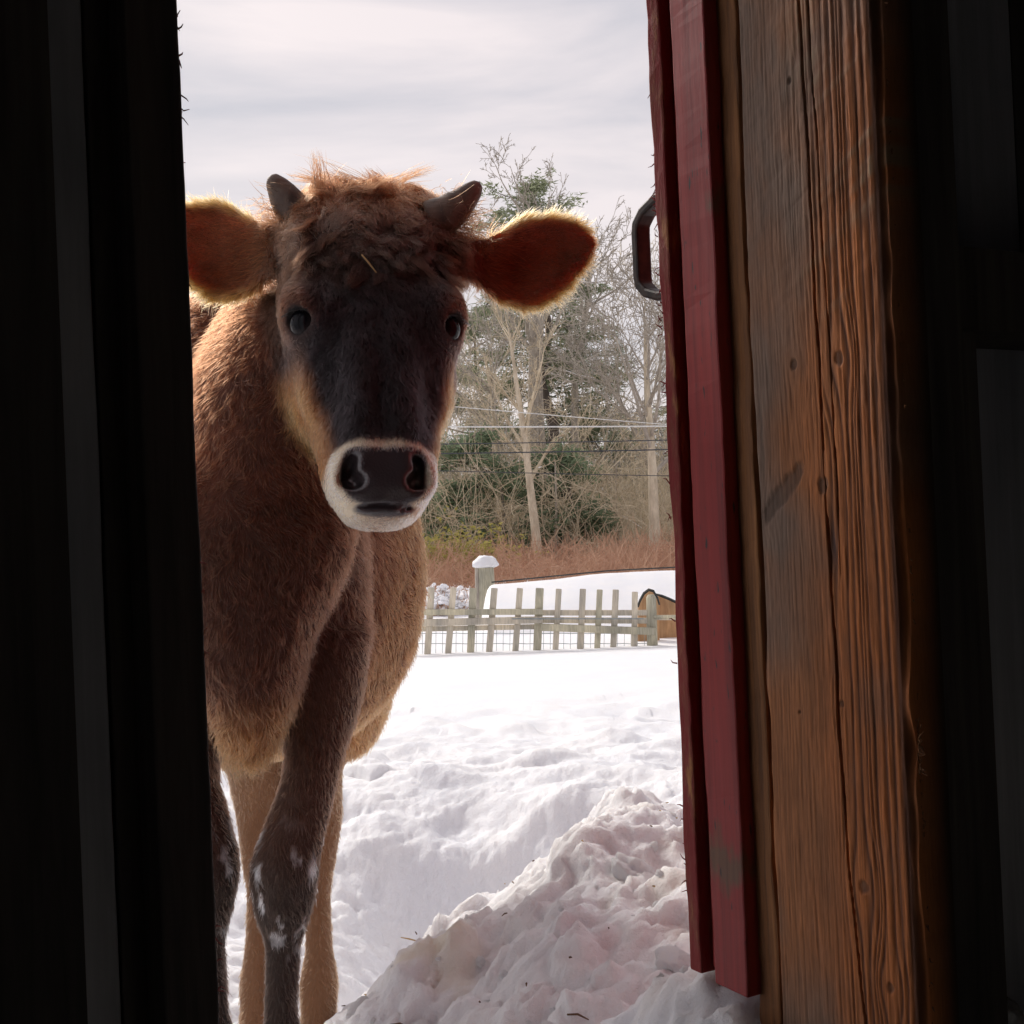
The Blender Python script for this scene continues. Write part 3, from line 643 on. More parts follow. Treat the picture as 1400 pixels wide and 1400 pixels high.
def leg(rows, Yd, k=0.03, wide=1.12):
    st = []; O = at(rows[0][1], rows[0][0], Yd)
    for (py, px, hw, dep) in rows:
        p = at(px, py, Yd + dep); st.append((-(p[2] - O[2]), (p - O) @ BS, (p - O) @ BT, hw * (Yd + dep) / FPX, hw * (Yd + dep) / FPX * wide))
    return Loft(O, -BZ, BS, BT, st, 2.2, k)
FL = leg([(860, 452, 55, 0.02), (960, 441, 50, 0.02), (1060, 425, 38, 0.0), (1120, 407, 42, -0.01), (1185, 390, 46, -0.025), (1240, 388, 39, -0.02), (1300, 387, 23, 0.0), (1380, 384, 22, 0.0), (1430, 384, 29, -0.01), (1462, 384, 31, -0.02), (1492, 384, 34, -0.03)], 1.97)
FR = leg([(880, 290, 55, 0.02), (960, 275, 48, 0.02), (1060, 262, 36, 0.0), (1120, 272, 40, -0.01), (1185, 283, 43, -0.025), (1240, 284, 35, -0.02), (1300, 286, 21, 0.0), (1380, 290, 21, 0.0), (1430, 292, 29, -0.01), (1462, 292, 31, -0.02), (1492, 292, 34, -0.03)], 1.99)
HL = leg([(860, 455, 60, -0.05), (980, 440, 44, 0.0), (1060, 437, 31, 0.06), (1118, 440, 27, 0.10), (1170, 436, 24, 0.09), (1225, 434, 18, 0.07), (1290, 436, 18, 0.05), (1350, 436, 26, 0.04), (1385, 436, 24, 0.02), (1415, 436, 28, 0.0)], 2.74)
HRr = leg([(860, 345, 60, -0.05), (980, 348, 44, 0.0), (1060, 350, 37, 0.06), (1118, 352, 28, 0.10), (1170, 353, 23, 0.09), (1225, 354, 17, 0.07), (1290, 352, 17, 0.05), (1350, 350, 22, 0.04), (1385, 350, 22, 0.02), (1415, 350, 26, 0.0)], 2.74)
prims += [FL, FR, HL, HRr]
tl = BO + BT * 1.19 + BZ * 0.92
prims.append(Loft(tl, -BZ, BS, BT, [(-0.06, 0, -0.08, 0.03, 0.04), (0.0, 0, 0.0, 0.022, 0.022), (0.2, 0, 0.03, 0.016, 0.016), (0.45, 0, 0.03, 0.014, 0.014), (0.6, 0, 0.03, 0.03, 0.03), (0.74, 0, 0.03, 0.012, 0.012)], 2, 0.02))
# carved: eye openings, nostrils, mouth
eye_c = {}; cuts = []
for s in (-1, 1):
    de = hx * (s * 0.66) + hy * 0.75 + hz * 0.03; de /= np.linalg.norm(de)
    c = hp_(s * 0.0915, 0.0235, 0.0); eye_c[s] = (c, de)
    wv = np.cross(hz, de); wv /= np.linalg.norm(wv); vv_ = np.cross(de, wv)
    cuts.append(Ell(c + de * 0.020 - hz * 0.0015, (0.0200, 0.0150, 0.024), np.stack([wv, vv_ , de]), 0.004))
    na = rot3('Y', s * R(-22)); ax = np.stack([HA.T @ np.array([math.cos(R(24)), 0, s * math.sin(R(24))]), hy, HA.T @ np.array([-s * math.sin(R(24)), 0, math.cos(R(24))])])
    ax2 = np.stack([HA.T @ np.array([math.cos(R(18)), 0, -s * math.sin(R(18))]), hy, HA.T @ np.array([s * math.sin(R(18)), 0, math.cos(R(18))])])
    cuts.append(Ell(hp_(s * 0.0475, 0.056, -0.208), (0.0085, 0.024, 0.0215), ax, 0.008))
    cuts.append(Ell(hp_(s * 0.0395, 0.060, -0.2235), (0.0125, 0.026, 0.0095), ax2, 0.010))
cuts.append(Ell(hp_(0.003, 0.052, -0.2535), (0.042, 0.030, 0.0020), HA, 0.003))

gX = np.concatenate([np.arange(-0.86, -0.52, 0.012), np.arange(-0.52, 0.16, 0.0044)]).astype(np.float32)
gY = np.concatenate([np.arange(1.50, 1.90, 0.0044), np.arange(1.90, 3.12, 0.0125)]).astype(np.float32)
gZ = np.concatenate([np.arange(-0.26, 0.86, 0.0105), np.arange(0.86, 1.47, 0.0044)]).astype(np.float32)
Fd = np.full((len(gX), len(gY), len(gZ)), 0.5, np.float32)
def sub(pr):
    sl = tuple(slice(max(int(np.searchsorted(g, lo)) - 1, 0), int(np.searchsorted(g, hi)) + 1) for g, lo, hi in zip((gX, gY, gZ), pr.lo, pr.hi))
    P = np.stack(np.meshgrid(gX[sl[0]], gY[sl[1]], gZ[sl[2]], indexing='ij'), -1); return sl, P
for pr in prims:
    sl, P = sub(pr)
    if P.size == 0: continue
    d = pr(P).astype(np.float32); a = Fd[sl]; h = np.clip(0.5 + 0.5 * (a - d) / pr.k, 0, 1); Fd[sl] = a * (1 - h) + d * h - pr.k * h * (1 - h)
for pr in cuts:
    sl, P = sub(pr); d = -pr(P).astype(np.float32); a = Fd[sl]; h = np.clip(0.5 - 0.5 * (a - d) / pr.k, 0, 1); Fd[sl] = a * (1 - h) + d * h + pr.k * h * (1 - h)
def surface_nets(xs, ys, zs, F):
    s = F < 0
    c = np.zeros(tuple(n - 1 for n in F.shape), np.int8)
    for i in (0, 1):
        for j in (0, 1):
            for k in (0, 1): c += s[i:F.shape[0] - 1 + i, j:F.shape[1] - 1 + j, k:F.shape[2] - 1 + k]
    ci, cj, ck = np.nonzero((c > 0) & (c < 8)); acc = np.zeros((len(ci), 3)); cnt = np.zeros(len(ci))
    for (a, b) in [((0,0,0),(1,0,0)),((0,1,0),(1,1,0)),((0,0,1),(1,0,1)),((0,1,1),(1,1,1)),((0,0,0),(0,1,0)),((1,0,0),(1,1,0)),((0,0,1),(0,1,1)),((1,0,1),(1,1,1)),((0,0,0),(0,0,1)),((1,0,0),(1,0,1)),((0,1,0),(0,1,1)),((1,1,0),(1,1,1))]:
        f0 = F[ci + a[0], cj + a[1], ck + a[2]]; f1 = F[ci + b[0], cj + b[1], ck + b[2]]; m = (f0 < 0) != (f1 < 0); t = np.where(m, f0 / np.where(m, f0 - f1, 1), 0)
        p0 = np.stack([xs[ci + a[0]], ys[cj + a[1]], zs[ck + a[2]]], 1); p1 = np.stack([xs[ci + b[0]], ys[cj + b[1]], zs[ck + b[2]]], 1)
        acc += np.where(m[:, None], p0 + (p1 - p0) * t[:, None], 0); cnt += m
    V = acc / cnt[:, None]; vid = np.full(c.shape, -1, np.int32); vid[ci, cj, ck] = np.arange(len(ci)); Q = []
    for ax in range(3):
        sa = np.moveaxis(s, ax, 0); va = np.moveaxis(vid, ax, 0)
        e = sa[:-1, 1:-1, 1:-1] != sa[1:, 1:-1, 1:-1]; i, j, k = np.nonzero(e); j = j + 1; k = k + 1; up = sa[i, j, k]
        q = np.stack([va[i, j - 1, k - 1], va[i, j, k - 1], va[i, j, k], va[i, j - 1, k]], 1)
        flip = up if ax != 1 else ~up
        q[~flip] = q[~flip][:, ::-1]; Q.append(q)
    return V, np.concatenate(Q)
BV, BF = surface_nets(gX, gY, gZ, Fd)
del Fd
BF = BF[(BF >= 0).all(1)]
# light relaxing of the stair-steps
nbr = np.concatenate([BF[:, [0, 1]], BF[:, [1, 2]], BF[:, [2, 3]], BF[:, [3, 0]]])
for it in range(2):
    sm = np.zeros_like(BV); ct = np.zeros(len(BV)); np.add.at(sm, nbr[:, 0], BV[nbr[:, 1]]); np.add.at(sm, nbr[:, 1], BV[nbr[:, 0]]); np.add.at(ct, nbr[:, 0], 1); np.add.at(ct, nbr[:, 1], 1)
    BV = BV * 0.5 + 0.5 * sm / np.maximum(ct, 1)[:, None]
def normals(V, Q):
    n = np.cross(V[Q[:, 2]] - V[Q[:, 0]], V[Q[:, 3]] - V[Q[:, 1]]); N = np.zeros_like(V)
    for i in range(4): np.add.at(N, Q[:, i], n)
    return N / (np.linalg.norm(N, axis=1, keepdims=True) + 1e-12)
BN = normals(BV, BF)
mid = BV.mean(0)
if ((BV[BV[:, 1] > 2.3] - np.array([-0.45, 2.5, 0.8])) * BN[BV[:, 1] > 2.3]).sum() < 0: BF = BF[:, ::-1]; BN = -BN

# coat colours by place on the animal
BODY = np.array([0.084, 0.0225, 0.009]); DARK = np.array([0.022, 0.018, 0.020]); CREAM = np.array([0.88, 0.77, 0.58]); TAN = np.array([0.26, 0.100, 0.032])
def coat(P):
    q = (P - H0) @ HA.T; x, y, z = q[:, 0], q[:, 1], q[:, 2]; ax = np.abs(x)
    dh = head(P.astype(np.float32)); onhead = 1 - sstep(0.010, 0.035, dh)
    dE = np.minimum(earR(P), earL(P)); ear = (1 - sstep(0.004, 0.010, dE)) * (sstep(0.02, 0.05, np.maximum(earR.edge(P)[1], earL.edge(P)[1])))
    n1 = fbm(P[:, 0] * 9, P[:, 1] * 9, P[:, 2] * 9, 3, 301); n2 = fbm(P[:, 0] * 45, P[:, 1] * 45, P[:, 2] * 45, 2, 305)
    c = BODY * (1 + 0.35 * n1[:, None] + 0.30 * n2[:, None])
    # paler behind the shoulder, tan belly, greyer dewlap
    tb = (P - BO) @ BT; c = cmix(c, TAN * 0.95, sstep(0.35, 0.55, tb) * 0.55 * (0.7 + 0.6 * n2)); c = cmix(c, TAN, sstep(0.62, 0.5, P[:, 2]) * sstep(0.3, 0.5, tb))
    zc = P[:, 2]
    fl = np.minimum(FL(P.astype(np.float32)), FR(P.astype(np.float32))); hl = np.minimum(HL(P.astype(np.float32)), HRr(P.astype(np.float32)))
    onf = (1 - sstep(0.0, 0.03, fl)) * sstep(0.86, 0.62, zc); onhl = (1 - sstep(0.0, 0.03, hl)) * sstep(0.6, 0.45, zc)
    c = cmix(c, (0.060, 0.028, 0.017), onf * 0.85); c = cmix(c, (0.032, 0.020, 0.015), onf * sstep(0.50, 0.38, zc) * 0.9)
    c = cmix(c, np.array([0.20, 0.096, 0.045]), onhl); c = cmix(c, (0.09, 0.05, 0.03), onhl * np.exp(-((zc + 0.10) / 0.05) ** 2) * sstep(-0.1, 0.4, n1))
    knee = onf * np.exp(-((zc - 0.375) / 0.07) ** 2) * sstep(0.42, 0.6, n2 + 0.6 * fbm(P[:, 0] * 90, P[:, 1] * 90, P[:, 2] * 60, 2, 309) + 0.14); c = cmix(c, (0.80, 0.80, 0.82), knee)
    c = cmix(c, (0.046, 0.019, 0.011), (1 - sstep(0.30, 0.42, tb)) * sstep(1.05, 0.85, zc) * sstep(0.58, 0.68, zc) * (0.65 + 0.35 * n1))
    # brisket orange-tan tip
    c = cmix(c, TAN * 0.9, (1 - sstep(0.62, 0.72, zc)) * (1 - onf) * (1 - onhl) * sstep(0.25, 0.1, tb) * 0.8)
    # face
    side = sstep(0.066, 0.105, ax + 0.55 * np.clip(-y, 0, 1) + 0.010 * n1)
    face = cmix(DARK * np.clip(1 + 0.6 * n1 + 0.5 * n2, 0.4, 2.2)[:, None], (0.050, 0.030, 0.022), sstep(0.02, 0.12, z + 0.03 * n1))
    face = cmix(face, (0.115, 0.042, 0.018), sstep(0.12, 0.21, z + 0.03 * n2))
    face = cmix(face, (0.11, 0.055, 0.032), sstep(0.080, 0.112, ax) * sstep(-0.06, 0.03, z) * 0.75 * (0.8 + 0.5 * n2))
    cheek = sstep(-0.02, -0.09, z) * sstep(0.062, 0.100, ax + 0.42 * np.clip(-y - 0.01, 0, 1) + 0.012 * n1 - 0.22 * (z + 0.12))
    face = cmix(face, TAN * 1.25, cheek)
    face = cmix(face, (0.55, 0.34, 0.14), sstep(-0.03, -0.09, y) * sstep(-0.03, -0.10, z) * 0.8)
    ring = (1 - sstep(0.72, 1.15, (ax / 0.074) ** 3 + (np.abs(z + 0.222) / 0.058) ** 3 + 0.12 * n1)) * sstep(-0.05, -0.02, y); ring = np.maximum(ring, sstep(-0.235, -0.25, z)); face = cmix(face, CREAM, ring); face = cmix(face, (0.40, 0.24, 0.16), ring * np.exp(-(ax / 0.03) ** 2) * sstep(-0.258, -0.264, z) * 0.6)
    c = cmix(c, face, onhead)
    e = np.where(earR(P) < earL(P), earR.edge(P)[0], earL.edge(P)[0]); frn = np.where(earR(P) < earL(P), earR.loc(P)[2], earL.loc(P)[2])
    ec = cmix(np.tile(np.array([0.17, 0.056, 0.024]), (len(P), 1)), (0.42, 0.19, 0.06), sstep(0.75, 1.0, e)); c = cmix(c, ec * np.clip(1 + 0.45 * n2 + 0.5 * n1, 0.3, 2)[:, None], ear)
    hoof = (np.minimum(fl, hl) < 0.03) & (((zc < 0.105) & (P[:, 1] < 2.3)) | ((zc < -0.125) & (P[:, 1] > 2.3)))
    c[hoof] = (0.03, 0.026, 0.022)
    # bare wet nose pad
    pr_ = (ax / 0.0565) ** 4 + ((z + 0.2165 - 0.006 * (ax / 0.056) ** 2) / 0.0375) ** 4
    pad = (1 - sstep(0.75, 1.05, pr_)) * sstep(0.006, 0.016, y)
    lipm = (1 - sstep(0.75, 1.05, (ax / 0.041) ** 2 + ((z + 0.2555) / 0.0105) ** 2)) * (y > 0.0)
    pad = np.maximum(pad, lipm) * onhead
    c = cmix(c, (0.055, 0.046, 0.050), pad)
    return np.clip(c, 0.004, 0.95), dict(q=q, onhead=onhead, ear=ear, e=e, pad=pad, hoof=hoof, onf=onf, onhl=onhl, tb=tb, n1=n1, n2=n2)
cv, info = coat(BV)
eyed = np.minimum(*[np.linalg.norm(BV - (eye_c[s][0] + eye_c[s][1] * 0.018), axis=1) for s in (-1, 1)])
cv = cmix(cv, (0.012, 0.010, 0.010), sstep(0.022, 0.018, eyed))
calf = empty('calf', (float(fr[0]), float(fr[1]), 0.05)); tag(calf, 'shaggy brown horned calf with dark face and pale muzzle looking in at the doorway', 'calf')
off = np.array([fr[0], fr[1], 0.05])
t = NT('calf_skin'); ca = t.n('ShaderNodeAttribute', attribute_name='Col').outputs['Color']; wa = t.n('ShaderNodeAttribute', attribute_name='wet').outputs['Fac']; ea = t.n('ShaderNodeAttribute', attribute_name='earmask').outputs['Fac']
tcx = t.n('ShaderNodeTexCoord').outputs['Object']; vo = t.n('ShaderNodeTexVoronoi', {'Vector': tcx, 'Scale': 330.0}).outputs['Distance']; nn = t.noise(tcx, 60, 4)
ro = t.n('ShaderNodeMapRange', {'Value': wa, 'To Min': 0.85, 'To Max': 0.30}).outputs['Result']
t.pbr(ca, ro, t.bump(t.n('ShaderNodeMath', {0: vo, 1: nn}, operation='ADD').outputs[0], 0.45, 0.0014), Coat_Weight=wa, Coat_Roughness=0.12, Subsurface_Weight=ea, Subsurface_Radius=(0.03, 0.008, 0.004), Subsurface_Scale=1.0)
MAT['skin'] = t.m
body = meshobj('body', BV - off, BF, MAT['skin'], calf, True, cv)
wat = body.data.attributes.new('wet', 'FLOAT', 'POINT'); wat.data.foreach_set('value', info['pad'].astype(np.float32))
wat = body.data.attributes.new('earmask', 'FLOAT', 'POINT'); wat.data.foreach_set('value', (info['ear'] * 0.5).astype(np.float32))

# eyes
t = NT('calf_eye'); tcx = t.n('ShaderNodeTexCoord').outputs['Object']; sep = t.n('ShaderNodeSeparateXYZ', {'Vector': tcx}).outputs
g = t.n('ShaderNodeMath', {0: sep['Z'], 1: 1.0}, operation='MULTIPLY').outputs[0]
cr = t.ramp(g, [(0.02, (0.30, 0.27, 0.27)), (0.10, (0.014, 0.010, 0.009)), (0.70, (0.022, 0.017, 0.017)), (0.85, (0.005, 0.005, 0.007))])
MAT['eye'] = t.pbr(cr, 0.03, None, Specular_IOR_Level=0.14)
for s in (-1, 1):
    c, de = eye_c[s]; bm = bmesh.new(); bmesh.ops.create_uvsphere(bm, u_segments=32, v_segments=20, radius=1.0); me = bpy.data.meshes.new('eye'); bm.to_mesh(me); bm.free()
    me.polygons.foreach_set('use_smooth', [True] * len(me.polygons)); me.materials.append(MAT['eye']); o = bpy.data.objects.new('eye', me); col.objects.link(o); o.parent = calf
    o.location = Vector(c - off); o.rotation_euler = Vector(de).to_track_quat('Z', 'Y').to_euler(); o.scale = (0.0235,) * 3
# horns
t = NT('grey_horn'); n1 = t.noise(t.obj((60, 60, 20)), 1.0, 4); MAT['horn'] = t.pbr(t.ramp(n1, [(0.3, (0.06, 0.042, 0.034)), (0.7, (0.19, 0.13, 0.095))]), 0.6, t.bump(t.noise(t.obj((40, 40, 220)), 1.0, 4), 0.6, 0.003))
for pts in ([(412, 300, 1.80), (398, 283, 1.795), (385, 263, 1.79), (376, 249, 1.785), (371, 239, 1.785)], [(592, 302, 1.80), (612, 292, 1.795), (632, 276, 1.79), (647, 260, 1.785), (656, 249, 1.785)]):
    P = [at(*p) - off for p in pts]; fine_ = [Vector(x) for x in P]; pp_ = []
    for i in np.linspace(0, 4, 17):
        k = min(int(i), 3); tt = i - k; pp_.append(fine_[k].lerp(fine_[k + 1], tt))
    rad = [float(np.interp(i / 16, [0, 0.35, 0.7, 0.88, 0.96, 1], [0.030, 0.0245, 0.0155, 0.0102, 0.007, 0.001])) for i in range(17)]
    MB().tube(pp_, rad, 14).build('horn', MAT['horn'], calf, True)

# ------------------------------------------------------------------ fur as real strands
tri = np.concatenate([BF[:, [0, 1, 2]], BF[:, [0, 2, 3]]]); TC = BV[tri].mean(1)
area = 0.5 * np.linalg.norm(np.cross(BV[tri[:, 1]] - BV[tri[:, 0]], BV[tri[:, 2]] - BV[tri[:, 0]]), axis=1)
padv = info['pad']; nofur = np.maximum(padv, sstep(0.025, 0.020, eyed)); nofur = np.maximum(nofur, info['hoof'].astype(float))
qz = info['q']
mouth = (np.abs(qz[:, 2] + 0.2535) < 0.006) & (qz[:, 1] > 0.01) & (np.abs(qz[:, 0]) < 0.05) & (info['onhead'] > 0.5); nofur[mouth] = 1
dens = (0.45 + 2.6 * info['onhead'] + 2.2 * info['ear']) * (1 - nofur)
dens *= np.interp(BV[:, 1], [1.5, 2.0, 2.4, 2.7, 3.1], [1.3, 1.15, 0.85, 0.8, 0.25])
wgt = area * dens[tri].mean(1); wgt /= wgt.sum()
NH = 400000
ti = rng.choice(len(tri), NH, p=wgt); r1 = np.sqrt(rng.random(NH)); r2 = rng.random(NH); w = np.stack([1 - r1, r1 * (1 - r2), r1 * r2], 1)
RP = (BV[tri[ti]] * w[:, :, None]).sum(1); RN = (BN[tri[ti]] * w[:, :, None]).sum(1); RN /= np.linalg.norm(RN, axis=1, keepdims=True)
fc, fi = coat(RP)
x, y, z = fi['q'].T; onh, ear = fi['onhead'], fi['ear']
v3 = lambda s, f: np.stack([fbm(RP[:, 0] * f, RP[:, 1] * f, RP[:, 2] * f, 2, s + i * 7) for i in range(3)], 1)
n_lo, n_mid, n_hi = v3(401, 22.0), v3(431, 60.0), v3(461, 140.0)
# lay of the coat
flow = np.tile(BT * 0.35 + np.array([0, 0, -0.9]), (NH, 1))
fh = np.outer(-np.ones(NH), hz) + np.sign(x)[:, None] * hx * 0.5 * sstep(0.02, 0.08, np.abs(x))[:, None]
fore = sstep(0.06, 0.13, z)
fh = fh * (1 - fore[:, None] * 0.9)
flow = flow * (1 - onh[:, None]) + fh * onh[:, None]
lR = earR(RP) < earL(RP); eL = np.where(lR[:, None], earR.l, earL.l); eM = np.where(lR[:, None], earR.m, earL.m); eN = np.where(lR[:, None], earR.n, earL.n); em = np.where(lR, earR.edge(RP)[2], earL.edge(RP)[2])
flow = flow * (1 - ear[:, None]) + ear[:, None] * (eL * 0.8 + eM * (em / 0.06)[:, None] * 0.9)
curl = 0.80 * (1 - onh) + onh * (0.62 + 1.2 * fore); curl = curl * (1 - ear) + 0.25 * ear
curl = curl * (1 - 0.6 * np.maximum(fi['onf'], fi['onhl']))
flow = flow + curl[:, None] * (0.9 * n_lo + 0.8 * n_mid) + 0.30 * n_hi
flow -= RN * (flow * RN).sum(1, keepdims=True); flow /= np.linalg.norm(flow, axis=1, keepdims=True) + 1e-9
Ln = 0.0205 * (1 - onh) + onh * (0.0145 + 0.012 * fore + 0.010 * sstep(0.03, 0.10, -y))
Ln = Ln * (1 - ear) + ear * (0.011 + 0.017 * sstep(0.75, 1.0, fi['e']))
Ln = np.where(np.maximum(fi['onf'], fi['onhl']) > 0.5, 0.016, Ln)
muz = onh * sstep(-0.15, -0.18, z); Ln = Ln * (1 - muz) + 0.0095 * muz
dey = np.minimum(*[np.linalg.norm(RP - (eye_c[s][0] + eye_c[s][1] * 0.018), axis=1) for s in (-1, 1)]); Ln = Ln * (0.25 + 0.75 * sstep(0.02, 0.045, dey))
brk = (1 - onh) * np.exp(-((RP[:, 2] - 0.60) / 0.04) ** 2) * sstep(0.25, 0.05, fi['tb']); Ln = Ln * (1 + 0.9 * brk)
Ln = Ln * rng.uniform(0.6, 1.25, NH) * (1 + 0.3 * n_lo[:, 0])
lift = 0.55 + 0.25 * rng.normal(size=NH) + 0.25 * n_mid[:, 1]; lift = lift * (1 - 0.45 * onh) ; lift = lift * (1 - 0.4 * np.maximum(fi['onf'], fi['onhl'])) + 0.15 * onh * fore; lift = np.where(ear > 0.5, 0.35 + 0.15 * rng.normal(size=NH), lift); lift = np.clip(lift, 0.08, 1.3)
side = np.cross(RN, flow); wob = rng.normal(size=(NH, 1)) * 0.18 + n_mid[:, :1] * 0.5 * curl[:, None]
NPT = 5
pts = np.zeros((NH, NPT, 3), np.float32)
for i, tt in enumerate(np.linspace(0, 1, NPT)):
    pts[:, i] = RP - RN * 0.001 + Ln[:, None] * (flow * (tt * 0.85) + RN * (lift[:, None] * (tt - 0.45 * tt * tt)) + side * wob * tt * tt)
hcol = fc * (1 + 0.22 * rng.normal(size=(NH, 1)))
# poll tuft and stray curls
def tuft(n, zlo, zhi, wx, Lr, up, ncl, fwd=0.25, cx=0.0, tight=0.12):
    ccx = np.clip(rng.normal(size=ncl) * wx + cx, -0.085, 0.095); ccz = rng.uniform(zlo, zhi, ncl); cl = rng.integers(0, ncl, n)
    xs = ccx[cl] + rng.normal(size=n) * 0.007; zs = ccz[cl] + rng.normal(size=n) * 0.007
    ys = np.interp(zs, [0.06, 0.10, 0.14, 0.19, 0.225, 0.245], [0.052, 0.047, 0.036, 0.010, -0.02, -0.06]) - 0.4 * np.clip(np.abs(xs) - 0.05, 0, 1)
    base = H0 + np.outer(xs, hx) + np.outer(ys, hy) + np.outer(zs, hz)
    cd = rng.normal(size=(ncl, 3)) * np.array([0.7, 0.3, 0.4]); cd2 = rng.normal(size=(ncl, 3)); cL = rng.uniform(0.55, 1.15, ncl)
    d = cd[cl] + tight * rng.normal(size=(n, 3)); d2 = cd2[cl] + 0.15 * rng.normal(size=(n, 3)); ln = Lr * cL[cl] * rng.uniform(0.8, 1.1, n)
    dirs = d[:, :1] * hx + (d[:, 1:2] + fwd) * hy + (d[:, 2:] * 0.5 + up) * hz; dirs /= np.linalg.norm(dirs, axis=1, keepdims=True)
    bend = d2[:, :1] * hx * 0.9 + (d2[:, 1:2] * 0.3 + 0.1) * hy - (0.2 + np.abs(d2[:, 2:])) * hz * 0.8
    conv = (np.stack([ccx[cl] - xs, ccz[cl] - zs], 1))
    o = np.zeros((n, NPT, 3), np.float32)
    for i, tt in enumerate(np.linspace(0, 1, NPT)): o[:, i] = base + ln[:, None] * (dirs * (tt - 0.1 * tt * tt) + bend * 0.5 * tt ** 2) + tt * 0.75 * (conv[:, :1] * hx + conv[:, 1:] * hz)
    return o
T1 = tuft(1100, 0.195, 0.235, 0.035, 0.055, 1.0, 26, 0.2, -0.012, 0.14); T2_ = tuft(12000, 0.065, 0.228, 0.066, 0.027, -0.8, 230, 0.32); T3 = tuft(50, 0.2, 0.235, 0.03, 0.085, 0.9, 12, 0.2)
parts = [pts, T1, T2_, T3]
tc1 = np.array([0.070, 0.022, 0.009]) * (1 + 0.35 * rng.normal(size=(len(T1), 1))); tc2 = coat(T2_[:, 0].astype(np.float64))[0] * np.array([0.62, 0.44, 0.34]) * (1 + 0.3 * rng.normal(size=(len(T2_), 1))); tc3 = np.array([0.10, 0.04, 0.02]) * np.ones((len(T3), 1))
cols = [hcol, tc1, tc2, tc3]
# hair round the horn bases and behind the poll, lashes
for (px, py, Yd), dr in (((392, 308, 1.80), -1), ((622, 310, 1.80), 1)):
    n = 700; b = at(px, py, Yd) + rng.normal(size=(n, 3)) * np.array([0.016, 0.012, 0.020]); o = np.zeros((n, NPT, 3), np.float32)
    d = camv(dr * 0.45, 0.25, 0.3) + rng.normal(size=(n, 3)) * 0.40; d2 = rng.normal(size=(n, 3)) * 0.5 + camv(dr * 0.3, -0.6, 0.2); ln = 0.026 * rng.uniform(0.5, 1.4, n)
    for i, tt in enumerate(np.linspace(0, 1, NPT)): o[:, i] = b + ln[:, None] * (d * tt + d2 * 0.6 * tt * tt)
    parts.append(o); cols.append(np.array([0.07, 0.025, 0.011]) * (1 + 0.3 * rng.normal(size=(n, 1))))
for E in (earR, earL):
    n = 420; l0 = rng.uniform(0.01, 0.075, n); m0 = rng.uniform(-0.8, 0.8, n) * np.interp(l0, E.q, E.hh) + np.interp(l0, E.q, E.cc); v_ = (m0 - np.interp(l0, E.q, E.cc)) / np.interp(l0, E.q, E.hh)
    n0 = -0.052 * sstep(-0.01, 0.05, l0) * (1 - v_ * v_) + 0.006; b = E.b + np.outer(l0, E.l) + np.outer(m0, E.m) + np.outer(n0, E.n); ln = rng.uniform(0.015, 0.045, n); o = np.zeros((n, NPT, 3), np.float32)
    d = E.l * 0.8 + np.outer(rng.normal(size=n) * 0.35 + v_ * 0.5, E.m) + np.outer(rng.uniform(0.1, 0.6, n), E.n)
    for i, tt in enumerate(np.linspace(0, 1, NPT)): o[:, i] = b + ln[:, None] * (d * tt - E.m * 0.2 * tt * tt)
    parts.append(o); cols.append(np.array([0.22, 0.10, 0.045]) * (1 + 0.4 * rng.normal(size=(n, 1))))
for s in (-1, 1):
    c, de = eye_c[s]; n = 70; wv = np.cross(hz, de); a = rng.uniform(-1, 1, n); b = c + de * 0.022 + np.outer(a, wv) * 0.017 + hz * (0.013 - 0.006 * a[:, None] ** 2); o = np.zeros((n, NPT, 3), np.float32)
    d = de * 0.8 + np.outer(a, wv) * 0.5 - hz * 0.15 + rng.normal(size=(n, 3)) * 0.08
    for i, tt in enumerate(np.linspace(0, 1, NPT)): o[:, i] = b + 0.011 * (d * tt - hz * 0.35 * tt * tt)
    parts.append(o); cols.append(np.full((n, 3), 0.02))
ALLP = np.concatenate(parts) - off.astype(np.float32); ALLC = np.clip(np.concatenate(cols), 0.004, 0.95)
NT_all = len(ALLP)
hc = bpy.data.hair_curves.new('fur'); hc.add_curves([NPT] * NT_all)
hc.attributes['position'].data.foreach_set('vector', ALLP.ravel().astype(np.float32))
rad = np.tile(np.array([0.00034, 0.00034, 0.0003, 0.00022, 0.00006], np.float32), NT_all)
ra = hc.attributes.get('radius') or hc.attributes.new('radius', 'FLOAT', 'POINT'); ra.data.foreach_set('value', rad)
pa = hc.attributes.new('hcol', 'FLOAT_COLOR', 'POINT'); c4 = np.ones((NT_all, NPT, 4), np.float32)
tipl = np.stack([np.array([0.60, 0.70, 0.95, 1.45, 2.1]) ** e_ for e_ in (1.0, 0.92, 0.85)], -1)[None]; c4[..., :3] = np.clip(ALLC[:, None, :] * tipl, 0, 0.95); pa.data.foreach_set('color', c4.ravel())  # tips coloured paler than roots, painting a backlit rim glow into the fur
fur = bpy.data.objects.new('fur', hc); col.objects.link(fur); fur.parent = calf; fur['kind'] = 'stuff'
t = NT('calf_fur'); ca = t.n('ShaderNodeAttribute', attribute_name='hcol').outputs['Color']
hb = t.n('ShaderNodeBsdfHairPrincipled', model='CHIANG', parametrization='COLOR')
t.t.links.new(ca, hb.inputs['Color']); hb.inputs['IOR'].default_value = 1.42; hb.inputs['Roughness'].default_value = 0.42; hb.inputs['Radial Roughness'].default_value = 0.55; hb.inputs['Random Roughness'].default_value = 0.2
t.t.links.new(hb.outputs[0], t.o.inputs['Surface']); hc.materials.append(t.m)
